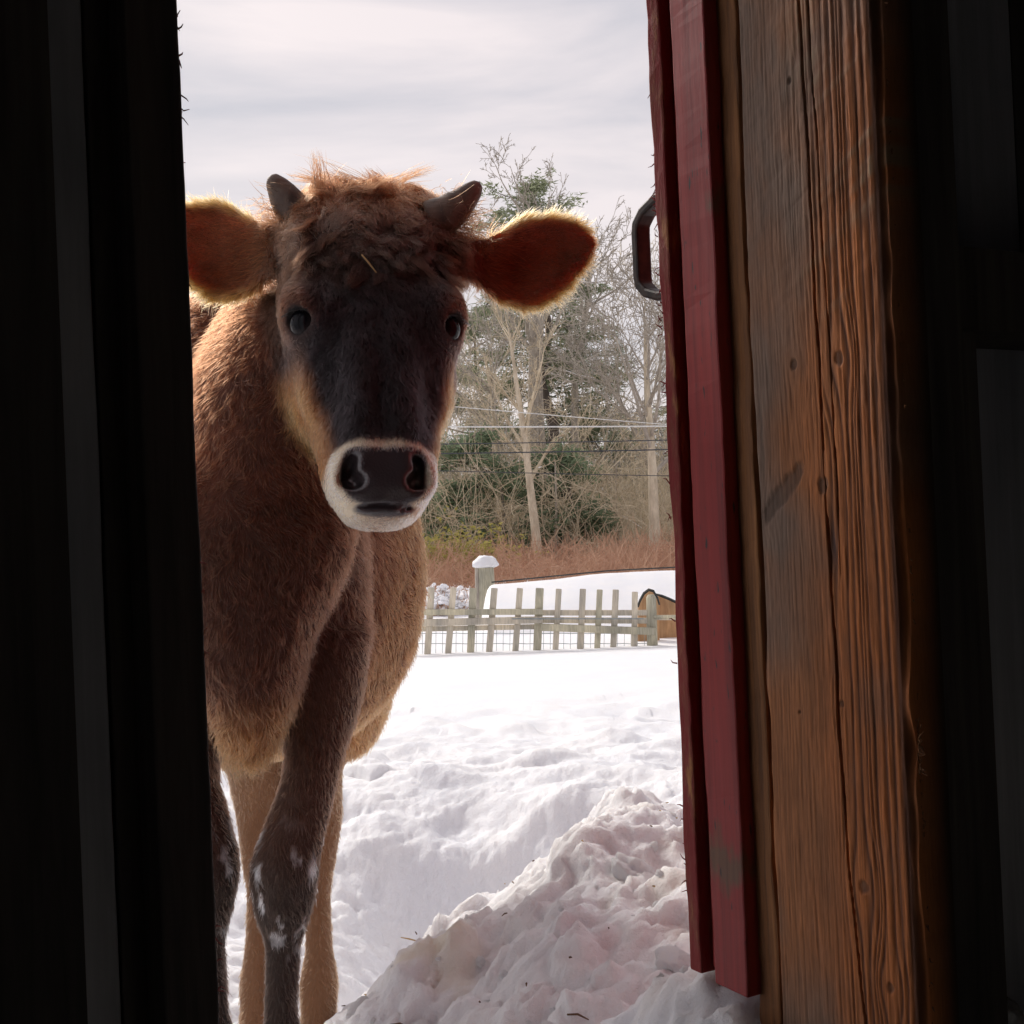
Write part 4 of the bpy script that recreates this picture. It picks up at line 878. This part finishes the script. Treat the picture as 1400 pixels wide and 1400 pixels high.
# hay stem caught on the forehead
b = at(500, 378, 1.62); m = MB(); m.tube([hp_(-0.022, 0.066, 0.084), hp_(-0.014, 0.069, 0.072), hp_(-0.004, 0.069, 0.058)], [0.0011, 0.0014, 0.0009], 5)
tag(m.build('hay_stem', MAT['straw']), 'single pale hay stem caught in the hair of the forehead', 'hay')

# ------------------------------------------------------------------ yard fence behind the field
FY = 14.0
fence = empty('picket_fence', tuple(at(740, 892, FY))); tag(fence, 'weathered wooden picket fence with wide gaps standing in the snow', 'fence')
fo = fence.location.copy()
def fb(p, q, w, h, name, mat, dy=0.0):
    a = Vector(p) - fo + Vector((0, dy, 0)); b = Vector(q) - fo + Vector((0, dy, 0)); o = MB().bar(a, b, w, h, (0, -1, 0) if name == 'picket' else (0, 0, 1)).build(name, MAT[mat], fence); bevel(o, 0.006, 1); return o
pk = [(590, 803, 584, 895, 9), (620, 803, 612, 895, 8.5), (647, 804, 643, 895, 10), (676, 804, 668, 895, 9), (711, 804, 704, 892, 8.5), (738, 804, 734, 891, 11), (764, 805, 759, 890, 8), (797, 805, 793, 890, 8.5), (820, 806, 816, 890, 8), (842, 806, 838, 891, 8.5), (868, 809, 867, 887, 8)]
for k, (x0, y0, x1, y1, w) in enumerate(pk):
    fb(at(x1, y1 + 6, FY), at(x0, y0, FY), w * FY / FPX, 0.03, 'picket', 'fence2' if k % 3 == 2 else 'fence')
pp0 = Vector(at(892, 884, FY + 0.05)) - fo; pp1 = Vector(at(890, 813, FY + 0.05)) - fo
MB().tube([pp0, pp0.lerp(pp1, 0.5), pp1 - Vector((0, 0, 0.03)), pp1], [0.06, 0.058, 0.055, 0.035], 12).build('post', MAT['fence2'], fence, True)
hh = 8 * FY / FPX
for (xa, ya, xb, yb, dy, hpx) in ((540, 837, 742, 836, -0.036, 8), (739, 838, 893, 838, 0.036, 7.5), (540, 852, 742, 847, -0.034, 9.5), (739, 848, 890, 849, 0.036, 8), (540, 861, 742, 857, 0.036, 7), (739, 857, 897, 863, -0.036, 10), (893, 843, 1040, 842, 0.0, 4), (893, 846.5, 1040, 847, 0.04, 3)):
    fb(at(xa, ya, FY), at(xb, yb, FY), 0.035, hpx * FY / FPX, 'rail', random.choice(['fence', 'fence2']), dy)
for px in (936, 990, 1035, 545):
    fb(at(px, 905, FY), at(px - 2, 808, FY), 8 * FY / FPX, 0.03, 'picket', 'fence')
m = MB()
for yy in (866, 880): m.tube([Vector(at(x, yy + 0.4 * math.sin(x * 0.3), FY + 0.06)) - fo for x in np.arange(540, 897, 12)], 0.0035, 4)
for x in np.arange(541, 893, 9.2): m.tube([Vector(at(x, 858, FY + 0.063)) - fo, Vector(at(x - 0.5, 896, FY + 0.063)) - fo], 0.0032, 4)
m.tube([Vector(at(x, 846, FY - 0.058)) - fo for x in np.arange(700, 893, 30)], 0.005, 4)
m.build('wire_mesh', MAT['fwire'], fence)
# low drift hiding the fence foot
def drift(name, P, Ny, label=None, mat='snow_clean'): pass

# low shelter buried under snow behind the fence
sh = empty('low_shelter', tuple(at(800, 850, 18.0))); tag(sh, 'low shelter behind the fence buried under a smooth blanket of snow', 'shelter'); so = np.array(sh.location)
xs = np.linspace(657, 1080, 60); top = np.interp(xs, [657, 668, 700, 830, 925, 1080], [812, 797, 794, 781, 776, 768])
vv = []; ff = []; nr = 9
for i, x in enumerate(xs):
    pt = at(x, top[i], 18.6); z0 = pt[2]; zb = -0.62
    for j in range(nr):
        t_ = j / (nr - 1); Yj = 18.6 - 2.6 * t_; zz_ = lerp(z0, zb, t_ ** 1.15) + 0.05 * math.sin(t_ * math.pi) + 0.025 * float(fbm(pt[0] * 1.5, Yj * 1.5, 0, 3, 501))
        k = min(1, (x - 657) / 16); k = math.sqrt(max(0, 1 - (1 - k) ** 2)); zz_ = lerp(zb, zz_, 0.25 + 0.75 * k)
        vv.append((pt[0] * (1 - 0.02 * t_) + 0.04 * float(vn(Yj * 4, i * 0.3, 0, 502)) * (i < 3), Yj, zz_))
for i in range(len(xs) - 1):
    for j in range(nr - 1): ff.append([i * nr + j, i * nr + j + 1, (i + 1) * nr + j + 1, (i + 1) * nr + j])
b0 = len(vv)
for i, x in enumerate(xs): vv.append((vv[i * nr][0], 18.9, vv[i * nr][2] - 0.15))
for i in range(len(xs) - 1): ff.append([i * nr, (i + 1) * nr, b0 + i + 1, b0 + i])
o = meshobj('snow_blanket', np.array(vv) - so, ff, MAT['snow_clean'], sh, True); sdv = o.modifiers.new('s', 'SUBSURF'); sdv.levels = 1; sdv.render_levels = 1
m = MB(); m.tube([Vector(at(x, np.interp(x, xs, top) - 0.6, 18.9) - so) for x in np.linspace(672, 1080, 30)], 0.011, 6); m.build('roof_edge', MAT['darkedge'], sh)
m = MB(); a = at(690, 850, 18.95) - so; b = at(1080, 850, 18.95) - so; m.bar(a, b, 0.04, 1.1); m.build('wall', MAT['darkedge'], sh)
# tan sawn slabs behind the fence post
def slab(outl, Yd, label):
    sc_ = empty('wood_slab', tuple(at(outl[0][0], 872, Yd))); oo = np.array(sc_.location); tag(sc_, label, 'slab')
    fr_ = [at(px, py, Yd) - oo for px, py in outl]; n = len(fr_); v = fr_ + [p + np.array([0, 0.10, 0]) for p in fr_]
    f_ = [list(range(n))[::-1], [n + i for i in range(n)]] + [[i, (i + 1) % n, n + (i + 1) % n, n + i] for i in range(n)]
    bm_ = meshobj('plank', v, f_, MAT['plank'], sc_)
    tp = [i for i in range(n) if outl[i][1] < 850]
    MB().tube([Vector(fr_[i] + np.array([0, 0.05, 0.012])) for i in tp], 0.022, 6).build('bark_edge', MAT['darkedge'], sc_)
slab([(872, 878), (873, 832), (877, 822), (882, 813), (888, 808.5), (893, 810), (898, 819), (901, 829), (902, 880)], 14.6, 'tan wooden slab with arched bark edge behind the fence post')
slab([(896, 880), (897, 826), (899, 814.5), (905, 817), (915, 821), (930, 828), (950, 835), (952, 880)], 14.9, 'tan wooden slab with sloping bark edge beside the arched one')
# mossy gate post with snow cap
gp = empty('gate_post', tuple(at(664, 845, 20.0))); tag(gp, 'mossy old wooden post wearing a round cap of snow', 'post'); go = np.array(gp.location)
m = MB(); m.tube([Vector(at(665, 850, 20) - go), Vector(at(665, 812, 20) - go), Vector(at(663.5, 776, 20) - go)], [0.155, 0.15, 0.135], 10); m.build('shaft', MAT['fence2'], gp, False)
m = MB(); m.tube([Vector(at(655, 845, 19.95) - go), Vector(at(652.5, 776, 19.95) - go)], [0.05, 0.04], 7); m.build('side_pole', MAT['bark_grey'], gp)
bm = bmesh.new(); bmesh.ops.create_icosphere(bm, subdivisions=4, radius=1.0)
for v in bm.verts:
    k = 1 + 0.25 * float(fbm(v.co.x * 1.6, v.co.y * 1.6, v.co.z * 1.6, 3, 511)); v.co = Vector((v.co.x * 0.20 * k, v.co.y * 0.17 * k, v.co.z * (0.17 if v.co.z > 0 else 0.05) * k))
me = bpy.data.meshes.new('snow_cap'); bm.to_mesh(me); bm.free(); me.polygons.foreach_set('use_smooth', [True] * len(me.polygons)); me.materials.append(MAT['snow_clean']); o = bpy.data.objects.new('snow_cap', me); col.objects.link(o); o.parent = gp; o.location = Vector(at(664, 773, 20) - go)

# ------------------------------------------------------------------ woods
def rvec(s=1.0): return Vector((random.gauss(0, s), random.gauss(0, s), random.gauss(0, s)))
def limb(m, p, d, L_, r, depth, opt, n=None):
    ns = opt.get('segs', 5) if depth < 2 else 3
    pts = [p.copy()]; rad = [r]; dd = d.normalized()
    for i in range(ns):
        dd = (dd + rvec(opt['wig'] * (0.6 if depth == 0 else 1.0)) + Vector((0, 0, opt['up'] if depth else 0.0))).normalized()
        pts.append(pts[-1] + dd * (L_ / ns)); rad.append(max(r * (1 - (0.80 if depth else opt.get('taper', 0.75)) * (i + 1) / ns), opt['rmin']))
    tgt = opt['trunk'] if depth == 0 else m
    if 1 <= depth <= 2 and r > 0.02:
        for i in range(ns):
            g = pts[i + 1] - pts[i]
            if abs(g.z) < 0.55 * g.length and random.random() < 0.30: opt['snow'].tube([pts[i] + Vector((0, 0, rad[i])), (pts[i] + pts[i + 1]) / 2 + Vector((0, 0, rad[i] * 1.2)), pts[i + 1] + Vector((0, 0, rad[i + 1]))], [rad[i] * 0.5, rad[i] * 0.75 + 0.006, rad[i + 1] * 0.5], 4)
    tgt.tube(pts, rad, 8 if depth == 0 else (5 if depth == 1 else 3), cap=False)
    if depth >= opt['depth']: return
    k = opt['kids'][depth]
    for i in range(k):
        t_ = random.uniform(opt['start'] if depth == 0 else 0.2, 1.0) if i else 0.97
        j = min(int(t_ * ns), ns - 1); f_ = t_ * ns - j; q = pts[j].lerp(pts[j + 1], f_); rr = lerp(rad[j], rad[j + 1], f_)
        ax = (pts[j + 1] - pts[j]).normalized(); s = rvec(1); s = (s - ax * s.dot(ax)).normalized()
        an = R(random.uniform(*opt['ang'])); nd = ax * math.cos(an) + s * math.sin(an)
        limb(m, q, nd, L_ * random.uniform(*opt['ratio']) * (1.15 - 0.5 * t_ if depth == 0 else 1), max(rr * random.uniform(0.4, 0.65), opt['rmin']), depth + 1, opt)
def tree(name, label, base, top, r, mats, group=None, **o):
    e = empty(name, tuple(base)); tag(e, label, 'tree', group)
    opt = dict(wig=0.10, up=0.06, rmin=0.011, depth=4, kids=[11, 6, 5, 4], start=0.35, ang=(25, 60), ratio=(0.35, 0.6), trunk=MB(), snow=MB()); opt.update(o); m = MB()
    d = Vector(top) - Vector(base); limb(m, Vector((0, 0, -0.5)), d, d.length, r, 0, opt)
    opt['trunk'].build('trunk', MAT[mats[0]], e, True); m.build('crown', MAT[mats[1]], e, True)
    if opt['snow'].v: opt['snow'].build('snow_streaks', MAT['snow_clean'], e)['kind'] = 'stuff'
    return e
def P_(px, py, D): return at(px, py, D)
def base_(px, D): p = at(px, 760, D); return np.array([p[0], D, -0.62])
G = 'bare trees along the edge of the woods'
tree('bare_tree', 'pale slender tree rising behind the snow-capped post, its trunk bare low down', base_(737, 38.5), P_(718, 430, 38.5), 0.17, ('bark_tan', 'twig'), G, wig=0.05, kids=[13, 6, 4, 3], start=0.42, ang=(18, 45), ratio=(0.22, 0.40))
tree('bare_tree', 'tall grey tree with high forked crown behind the ear of the calf', base_(728, 52), P_(703, 285, 52), 0.36, ('bark_grey', 'bark_grey'), G, kids=[9, 7, 6, 4], start=0.58, ang=(16, 52), wig=0.15, rmin=0.010, ratio=(0.28, 0.42))
tree('bare_tree', 'tall grey tree beside the dark pine, crown spreading above it', base_(752, 54), P_(758, 290, 54), 0.34, ('bark_grey', 'bark_grey'), G, kids=[8, 7, 6, 4], start=0.6, ang=(16, 52), wig=0.15, rmin=0.010, ratio=(0.26, 0.40))
tree('bare_tree', 'grey tree leaning away from the pine with thick crooked upper limbs', base_(772, 56), P_(805, 310, 56), 0.26, ('bark_grey', 'bark_grey'), G, kids=[6, 6, 6, 4], start=0.62, ang=(16, 50), wig=0.16, rmin=0.010, ratio=(0.24, 0.38))
tree('bare_tree', 'tan trunk standing near the red door, forking into bare branches', base_(893, 38.8), P_(862, 425, 38.8), 0.20, ('bark_tan', 'bark_grey'), G, wig=0.06, kids=[13, 7, 5, 3], start=0.40)
tree('bare_tree', 'crooked tree half hidden by the red door', base_(925, 50), P_(899, 480, 50), 0.22, ('bark_grey', 'bark_grey'), G, kids=[12, 7, 5, 3], start=0.4, wig=0.2)
tree('bare_tree', 'bent tree leaning out beside the cheek of the calf', base_(705, 47), P_(628, 470, 47), 0.20, ('bark_tan', 'bark_grey'), G, kids=[12, 6, 5, 3], start=0.3, wig=0.18)
for k, (px, D, tx, ty) in enumerate(((660, 49, 655, 470), (690, 43, 680, 520), (790, 42, 800, 560), (815, 55, 815, 430), (850, 43, 842, 600), (870, 60, 880, 380), (905, 42, 912, 590), (640, 56, 632, 480), (600, 50, 590, 470), (960, 48, 955, 400), (760, 41, 775, 610))):
    tree('sapling', 'thin bare sapling in the thicket under the taller trees', base_(px, D), P_(tx, ty, D), random.uniform(0.055, 0.10), (random.choice(['bark_tan', 'bark_grey']), 'twig'), 'thin saplings in the thicket', kids=[12, 5, 4], depth=3, start=0.15, wig=0.14, ratio=(0.3, 0.55))

def needles(m, c, n, s, flat=0.6):
    for k in range(n):
        o_ = Vector((random.gauss(0, s * 0.5), random.gauss(0, s * 0.5), random.gauss(0, s * 0.5 * flat))); d = rvec(1); d.z *= 0.5; d.normalize(); a = d.cross(rvec(1)).normalized() * random.uniform(0.025, 0.05)
        p = c + o_; q = p + d * s * random.uniform(0.5, 0.9); b = len(m.v); m.v += [tuple(p - a), tuple(p + a), tuple(q)]; m.f.append([b, b + 1, b + 2])
def conifer(name, label, base, h, r, wid, lo, nb, mat, clump, droop=-0.1, gap=1.0, dens=20):
    e = empty(name, tuple(base)); tag(e, label, 'tree', 'evergreens in the woods'); tr = MB(); lm = MB(); nd = MB()
    pts = [Vector((random.gauss(0, 0.06) * i, random.gauss(0, 0.05), h * i / 8 - 0.5)) for i in range(9)]; tr.tube(pts, [r * (1 - 0.85 * i / 8) for i in range(9)], 9, False)
    for k in range(nb):
        t_ = random.uniform(lo, 1.0); z = h * t_ - 0.5; a = random.uniform(0, 6.283); L_ = wid * (0.35 + 0.9 * math.sin(min(1, (1 - t_) * 1.6 + 0.12) * math.pi / 2)) * random.uniform(0.5, 1.1) * gap
        p = Vector((0, 0, z)); i_ = min(int(t_ * 8), 7); p = pts[i_].lerp(pts[i_ + 1], t_ * 8 - i_) if t_ < 1 else pts[8]
        d = Vector((math.cos(a), math.sin(a), droop + 0.25 * (t_ - 0.4) + random.gauss(0, 0.12))); q = p + d * L_; md = p.lerp(q, 0.5) + Vector((0, 0, random.uniform(-0.1, 0.25)))
        lm.tube([p, md, q], [0.035, 0.022, 0.010], 4, False)
        for c in range(int(3 + L_ * 2.2)):
            u = random.uniform(0.35, 1.05); cpt = (md.lerp(q, (u - 0.5) * 2) if u > 0.5 else p.lerp(md, u * 2)) + rvec(0.12); needles(nd, cpt, dens, clump, 0.5)
    tr.build('trunk', MAT['bark_dark'], e, True); lm.build('limbs', MAT['bark_dark'], e); nd.build('crown', MAT[mat], e); return e
def hgt(py, D): return at(700, py, D)[2] + 0.62
conifer('pine_tree', 'big dark pine with ragged needle clumps behind the ear of the calf', base_(757, 57), hgt(262, 57) + 0.5, 0.36, 3.2, 0.42, 95, 'needle', 0.42, 0.05)
conifer('pine_tree', 'smaller pine with thin trunk to the side of the big pine', base_(790, 60), hgt(400, 60), 0.17, 2.2, 0.45, 46, 'needle', 0.42, 0.0)
conifer('pine_tree', 'ragged pine seen between the cheek of the calf and the tall trees', base_(672, 62), hgt(400, 62), 0.2, 2.4, 0.40, 46, 'needle', 0.42, 0.0)
conifer('hemlock_tree', 'bright green young hemlock behind the pale slender trunk', base_(768, 42.5), hgt(600, 42.5), 0.12, 1.7, 0.22, 70, 'hemlock', 0.34, -0.15)
conifer('hemlock_tree', 'green hemlock low beside the muzzle of the calf', base_(640, 43), hgt(570, 43), 0.12, 1.8, 0.10, 80, 'hemlock', 0.34, -0.15)
conifer('hemlock_tree', 'grey green hemlock deep in the woods toward the red door', base_(830, 62), hgt(560, 62), 0.14, 2.3, 0.08, 80, 'needle', 0.40, -0.1)
conifer('hemlock_tree', 'grey green hemlock deep in the woods behind the tan trunk', base_(880, 66), hgt(575, 66), 0.14, 2.4, 0.08, 80, 'needle', 0.40, -0.1)
conifer('hemlock_tree', 'grey green hemlock deep in the woods behind the pale tree', base_(715, 66), hgt(555, 66), 0.14, 2.6, 0.08, 90, 'needle', 0.40, -0.1)
conifer('hemlock_tree', 'dark hemlock deep in the woods hidden behind the calf', base_(560, 64), hgt(540, 64), 0.14, 2.6, 0.08, 80, 'needle', 0.40, -0.1)
conifer('hemlock_tree', 'dark hemlock deep in the woods hidden behind the red door', base_(960, 64), hgt(540, 64), 0.14, 2.6, 0.08, 80, 'needle', 0.40, -0.1)

# thicket and brambles that nobody could count
def arcs(n, xr, dr, hr, rad, mat, name, label, lean=0.5, seg=5, forks=2):
    N = n; px = rng.uniform(*xr, N); D = rng.uniform(*dr, N); Hh = rng.uniform(*hr, N) ; m = MB()
    for i in range(N):
        b = Vector(base_(px[i], D[i])); d = Vector((random.gauss(0, lean), random.gauss(0, lean), 1)).normalized(); p = b; pts = [p.copy()]; step = Hh[i] / seg
        for k in range(seg): d = (d + rvec(0.16) + Vector((d.x, d.y, 0)) * 0.10 - Vector((0, 0, 0.05 * k))).normalized(); p = p + d * step; pts.append(p.copy())
        m.tube(pts, [lerp(rad, rad * 0.45, k / seg) for k in range(seg + 1)], 3, False)
        for f_ in range(forks):
            j = random.randint(1, seg - 1); q = pts[j]; dd = (pts[j + 1] - pts[j]).normalized() + rvec(0.7); dd.normalize(); l = Hh[i] * random.uniform(0.2, 0.5)
            q1 = q + dd * l * 0.5; q2 = q1 + (dd + rvec(0.35)).normalized() * l * 0.5; m.tube([q, q1, q2], [rad * 0.6, rad * 0.5, rad * 0.3], 3, False)
    return tag(m.build(name, MAT[mat]), label, name.replace('_', ' '), kind='stuff')
arcs(1700, (450, 1050), (40, 58), (2.0, 5.6), 0.016, 'twig', 'thicket', 'tangle of tan bare twigs under the trees', 0.35, 5, 4)
arcs(1100, (450, 1050), (52, 70), (3.5, 7.5), 0.02, 'bark_grey', 'thicket', 'deep grey tangle of bare stems inside the woods', 0.3, 5, 4)
arcs(5200, (350, 1150), (30, 42), (0.5, 1.5), 0.010, 'bramble', 'brambles', 'belt of red brown brambles at the foot of the woods', 0.55, 4, 3)
# snow lying in the brambles, yellow-green bush, snowy bush
yb = MB(); bx = base_(618, 36)
for k in range(420): needles(yb, Vector(bx) + Vector((random.gauss(0, 0.9), random.gauss(0, 0.6), abs(random.gauss(0.7, 0.35)))), 5, 0.22)
e = empty('bush', tuple(bx)); tag(e, 'yellow green bush among the brambles beside the calf', 'bush'); o = yb.build('leaves', MAT['yellowbush'], e)
o.data.transform(Matrix.Translation(-Vector(bx)))
st = MB()
for k in range(40): d = Vector((random.gauss(0, 0.6), random.gauss(0, 0.5), 1.2)); st.tube([Vector((0, 0, -0.1)), d * 0.5 + rvec(0.05), d], [0.02, 0.013, 0.006], 3)
st.build('stems', MAT['twig'], e)
e = empty('snowy_bush', tuple(at(615, 838, 21))); tag(e, 'small bare bush clotted with snow behind the fence', 'bush'); st = MB(); sn = []
for k in range(120):
    d = Vector((random.gauss(0, 0.24), random.gauss(0, 0.2), random.uniform(0.15, 0.5) )); b0_ = Vector((random.uniform(-0.28, 0.28), random.uniform(-0.15, 0.15), -0.05)); st.tube([b0_, b0_ + d * 0.55 + rvec(0.03), b0_ + d], [0.009, 0.007, 0.004], 3); sn.append(b0_ + d * random.uniform(0.6, 1))
st.build('stems', MAT['bramble'], e)
bm = bmesh.new()
for c in sn:
    for q in range(2):
        r_ = bmesh.ops.create_icosphere(bm, subdivisions=2, radius=random.uniform(0.02, 0.05)); cc_ = c + rvec(0.03); k_ = Vector((random.uniform(0.8, 1.6), 1, random.uniform(0.6, 1)))
        for v in r_['verts']: v.co = Vector((v.co.x * k_.x, v.co.y * k_.y, v.co.z * k_.z)) * (1 + random.uniform(-0.15, 0.15)) + cc_
me = bpy.data.meshes.new('snow_clots'); bm.to_mesh(me); bm.free(); me.materials.append(MAT['snow_clean']); o = bpy.data.objects.new('snow_clots', me); col.objects.link(o); o.parent = e; o['kind'] = 'stuff'
# cables across the yard between two poles out of the picture
polex = []
for sx in (-1, 1):
    e = empty('utility_pole', (sx * 26.0, 33.0, -0.62)); tag(e, 'wooden utility pole standing beyond the %s' % ('barn door that hides the calf' if sx < 0 else 'red door with the handle'), 'pole', 'utility poles'); MB().tube([(0, 0, -0.6), (0, 0, 4), (0, 0, 9.0)], [0.16, 0.14, 0.11], 10).build('shaft', MAT['bark_dark'], e, True); MB().box(-0.05, 0.05, -0.9, 0.9, 4.6, 4.72).build('crossarm', MAT['bark_dark'], e)
for (y0, y1, mat, rr, lab) in ((584, 583, 'wire_light', 0.020, 'pale cable crossing in front of the woods'), (607, 602, 'wire_dark', 0.014, 'dark cable just below the pale one'), (620, 615, 'wire_dark', 0.018, 'thick dark cable, second below the pale one'), (645, 651, 'wire_dark', 0.011, 'thin dark cable, lowest of those crossing the woods'), (558, 581, 'wire_light', 0.011, 'thin pale cable slanting down toward the red door')):
    pa_ = at(640, y0, 33); pb_ = at(915, y1, 33); sl = (pb_[2] - pa_[2]) / (pb_[0] - pa_[0]); zc_ = (pa_[2] + pb_[2]) / 2; xc = (pa_[0] + pb_[0]) / 2
    pts_ = [(x_, 33.0, zc_ + sl * (x_ - xc) * (1 if abs(x_) < 8 else 1.0) + 0.0022 * (x_ - xc) ** 2 * 0.4) for x_ in np.linspace(-26, 26, 40)]
    tag(MB().tube(pts_, rr, 5).build('cable', MAT[mat]), lab, 'cable', 'cables in front of the woods')
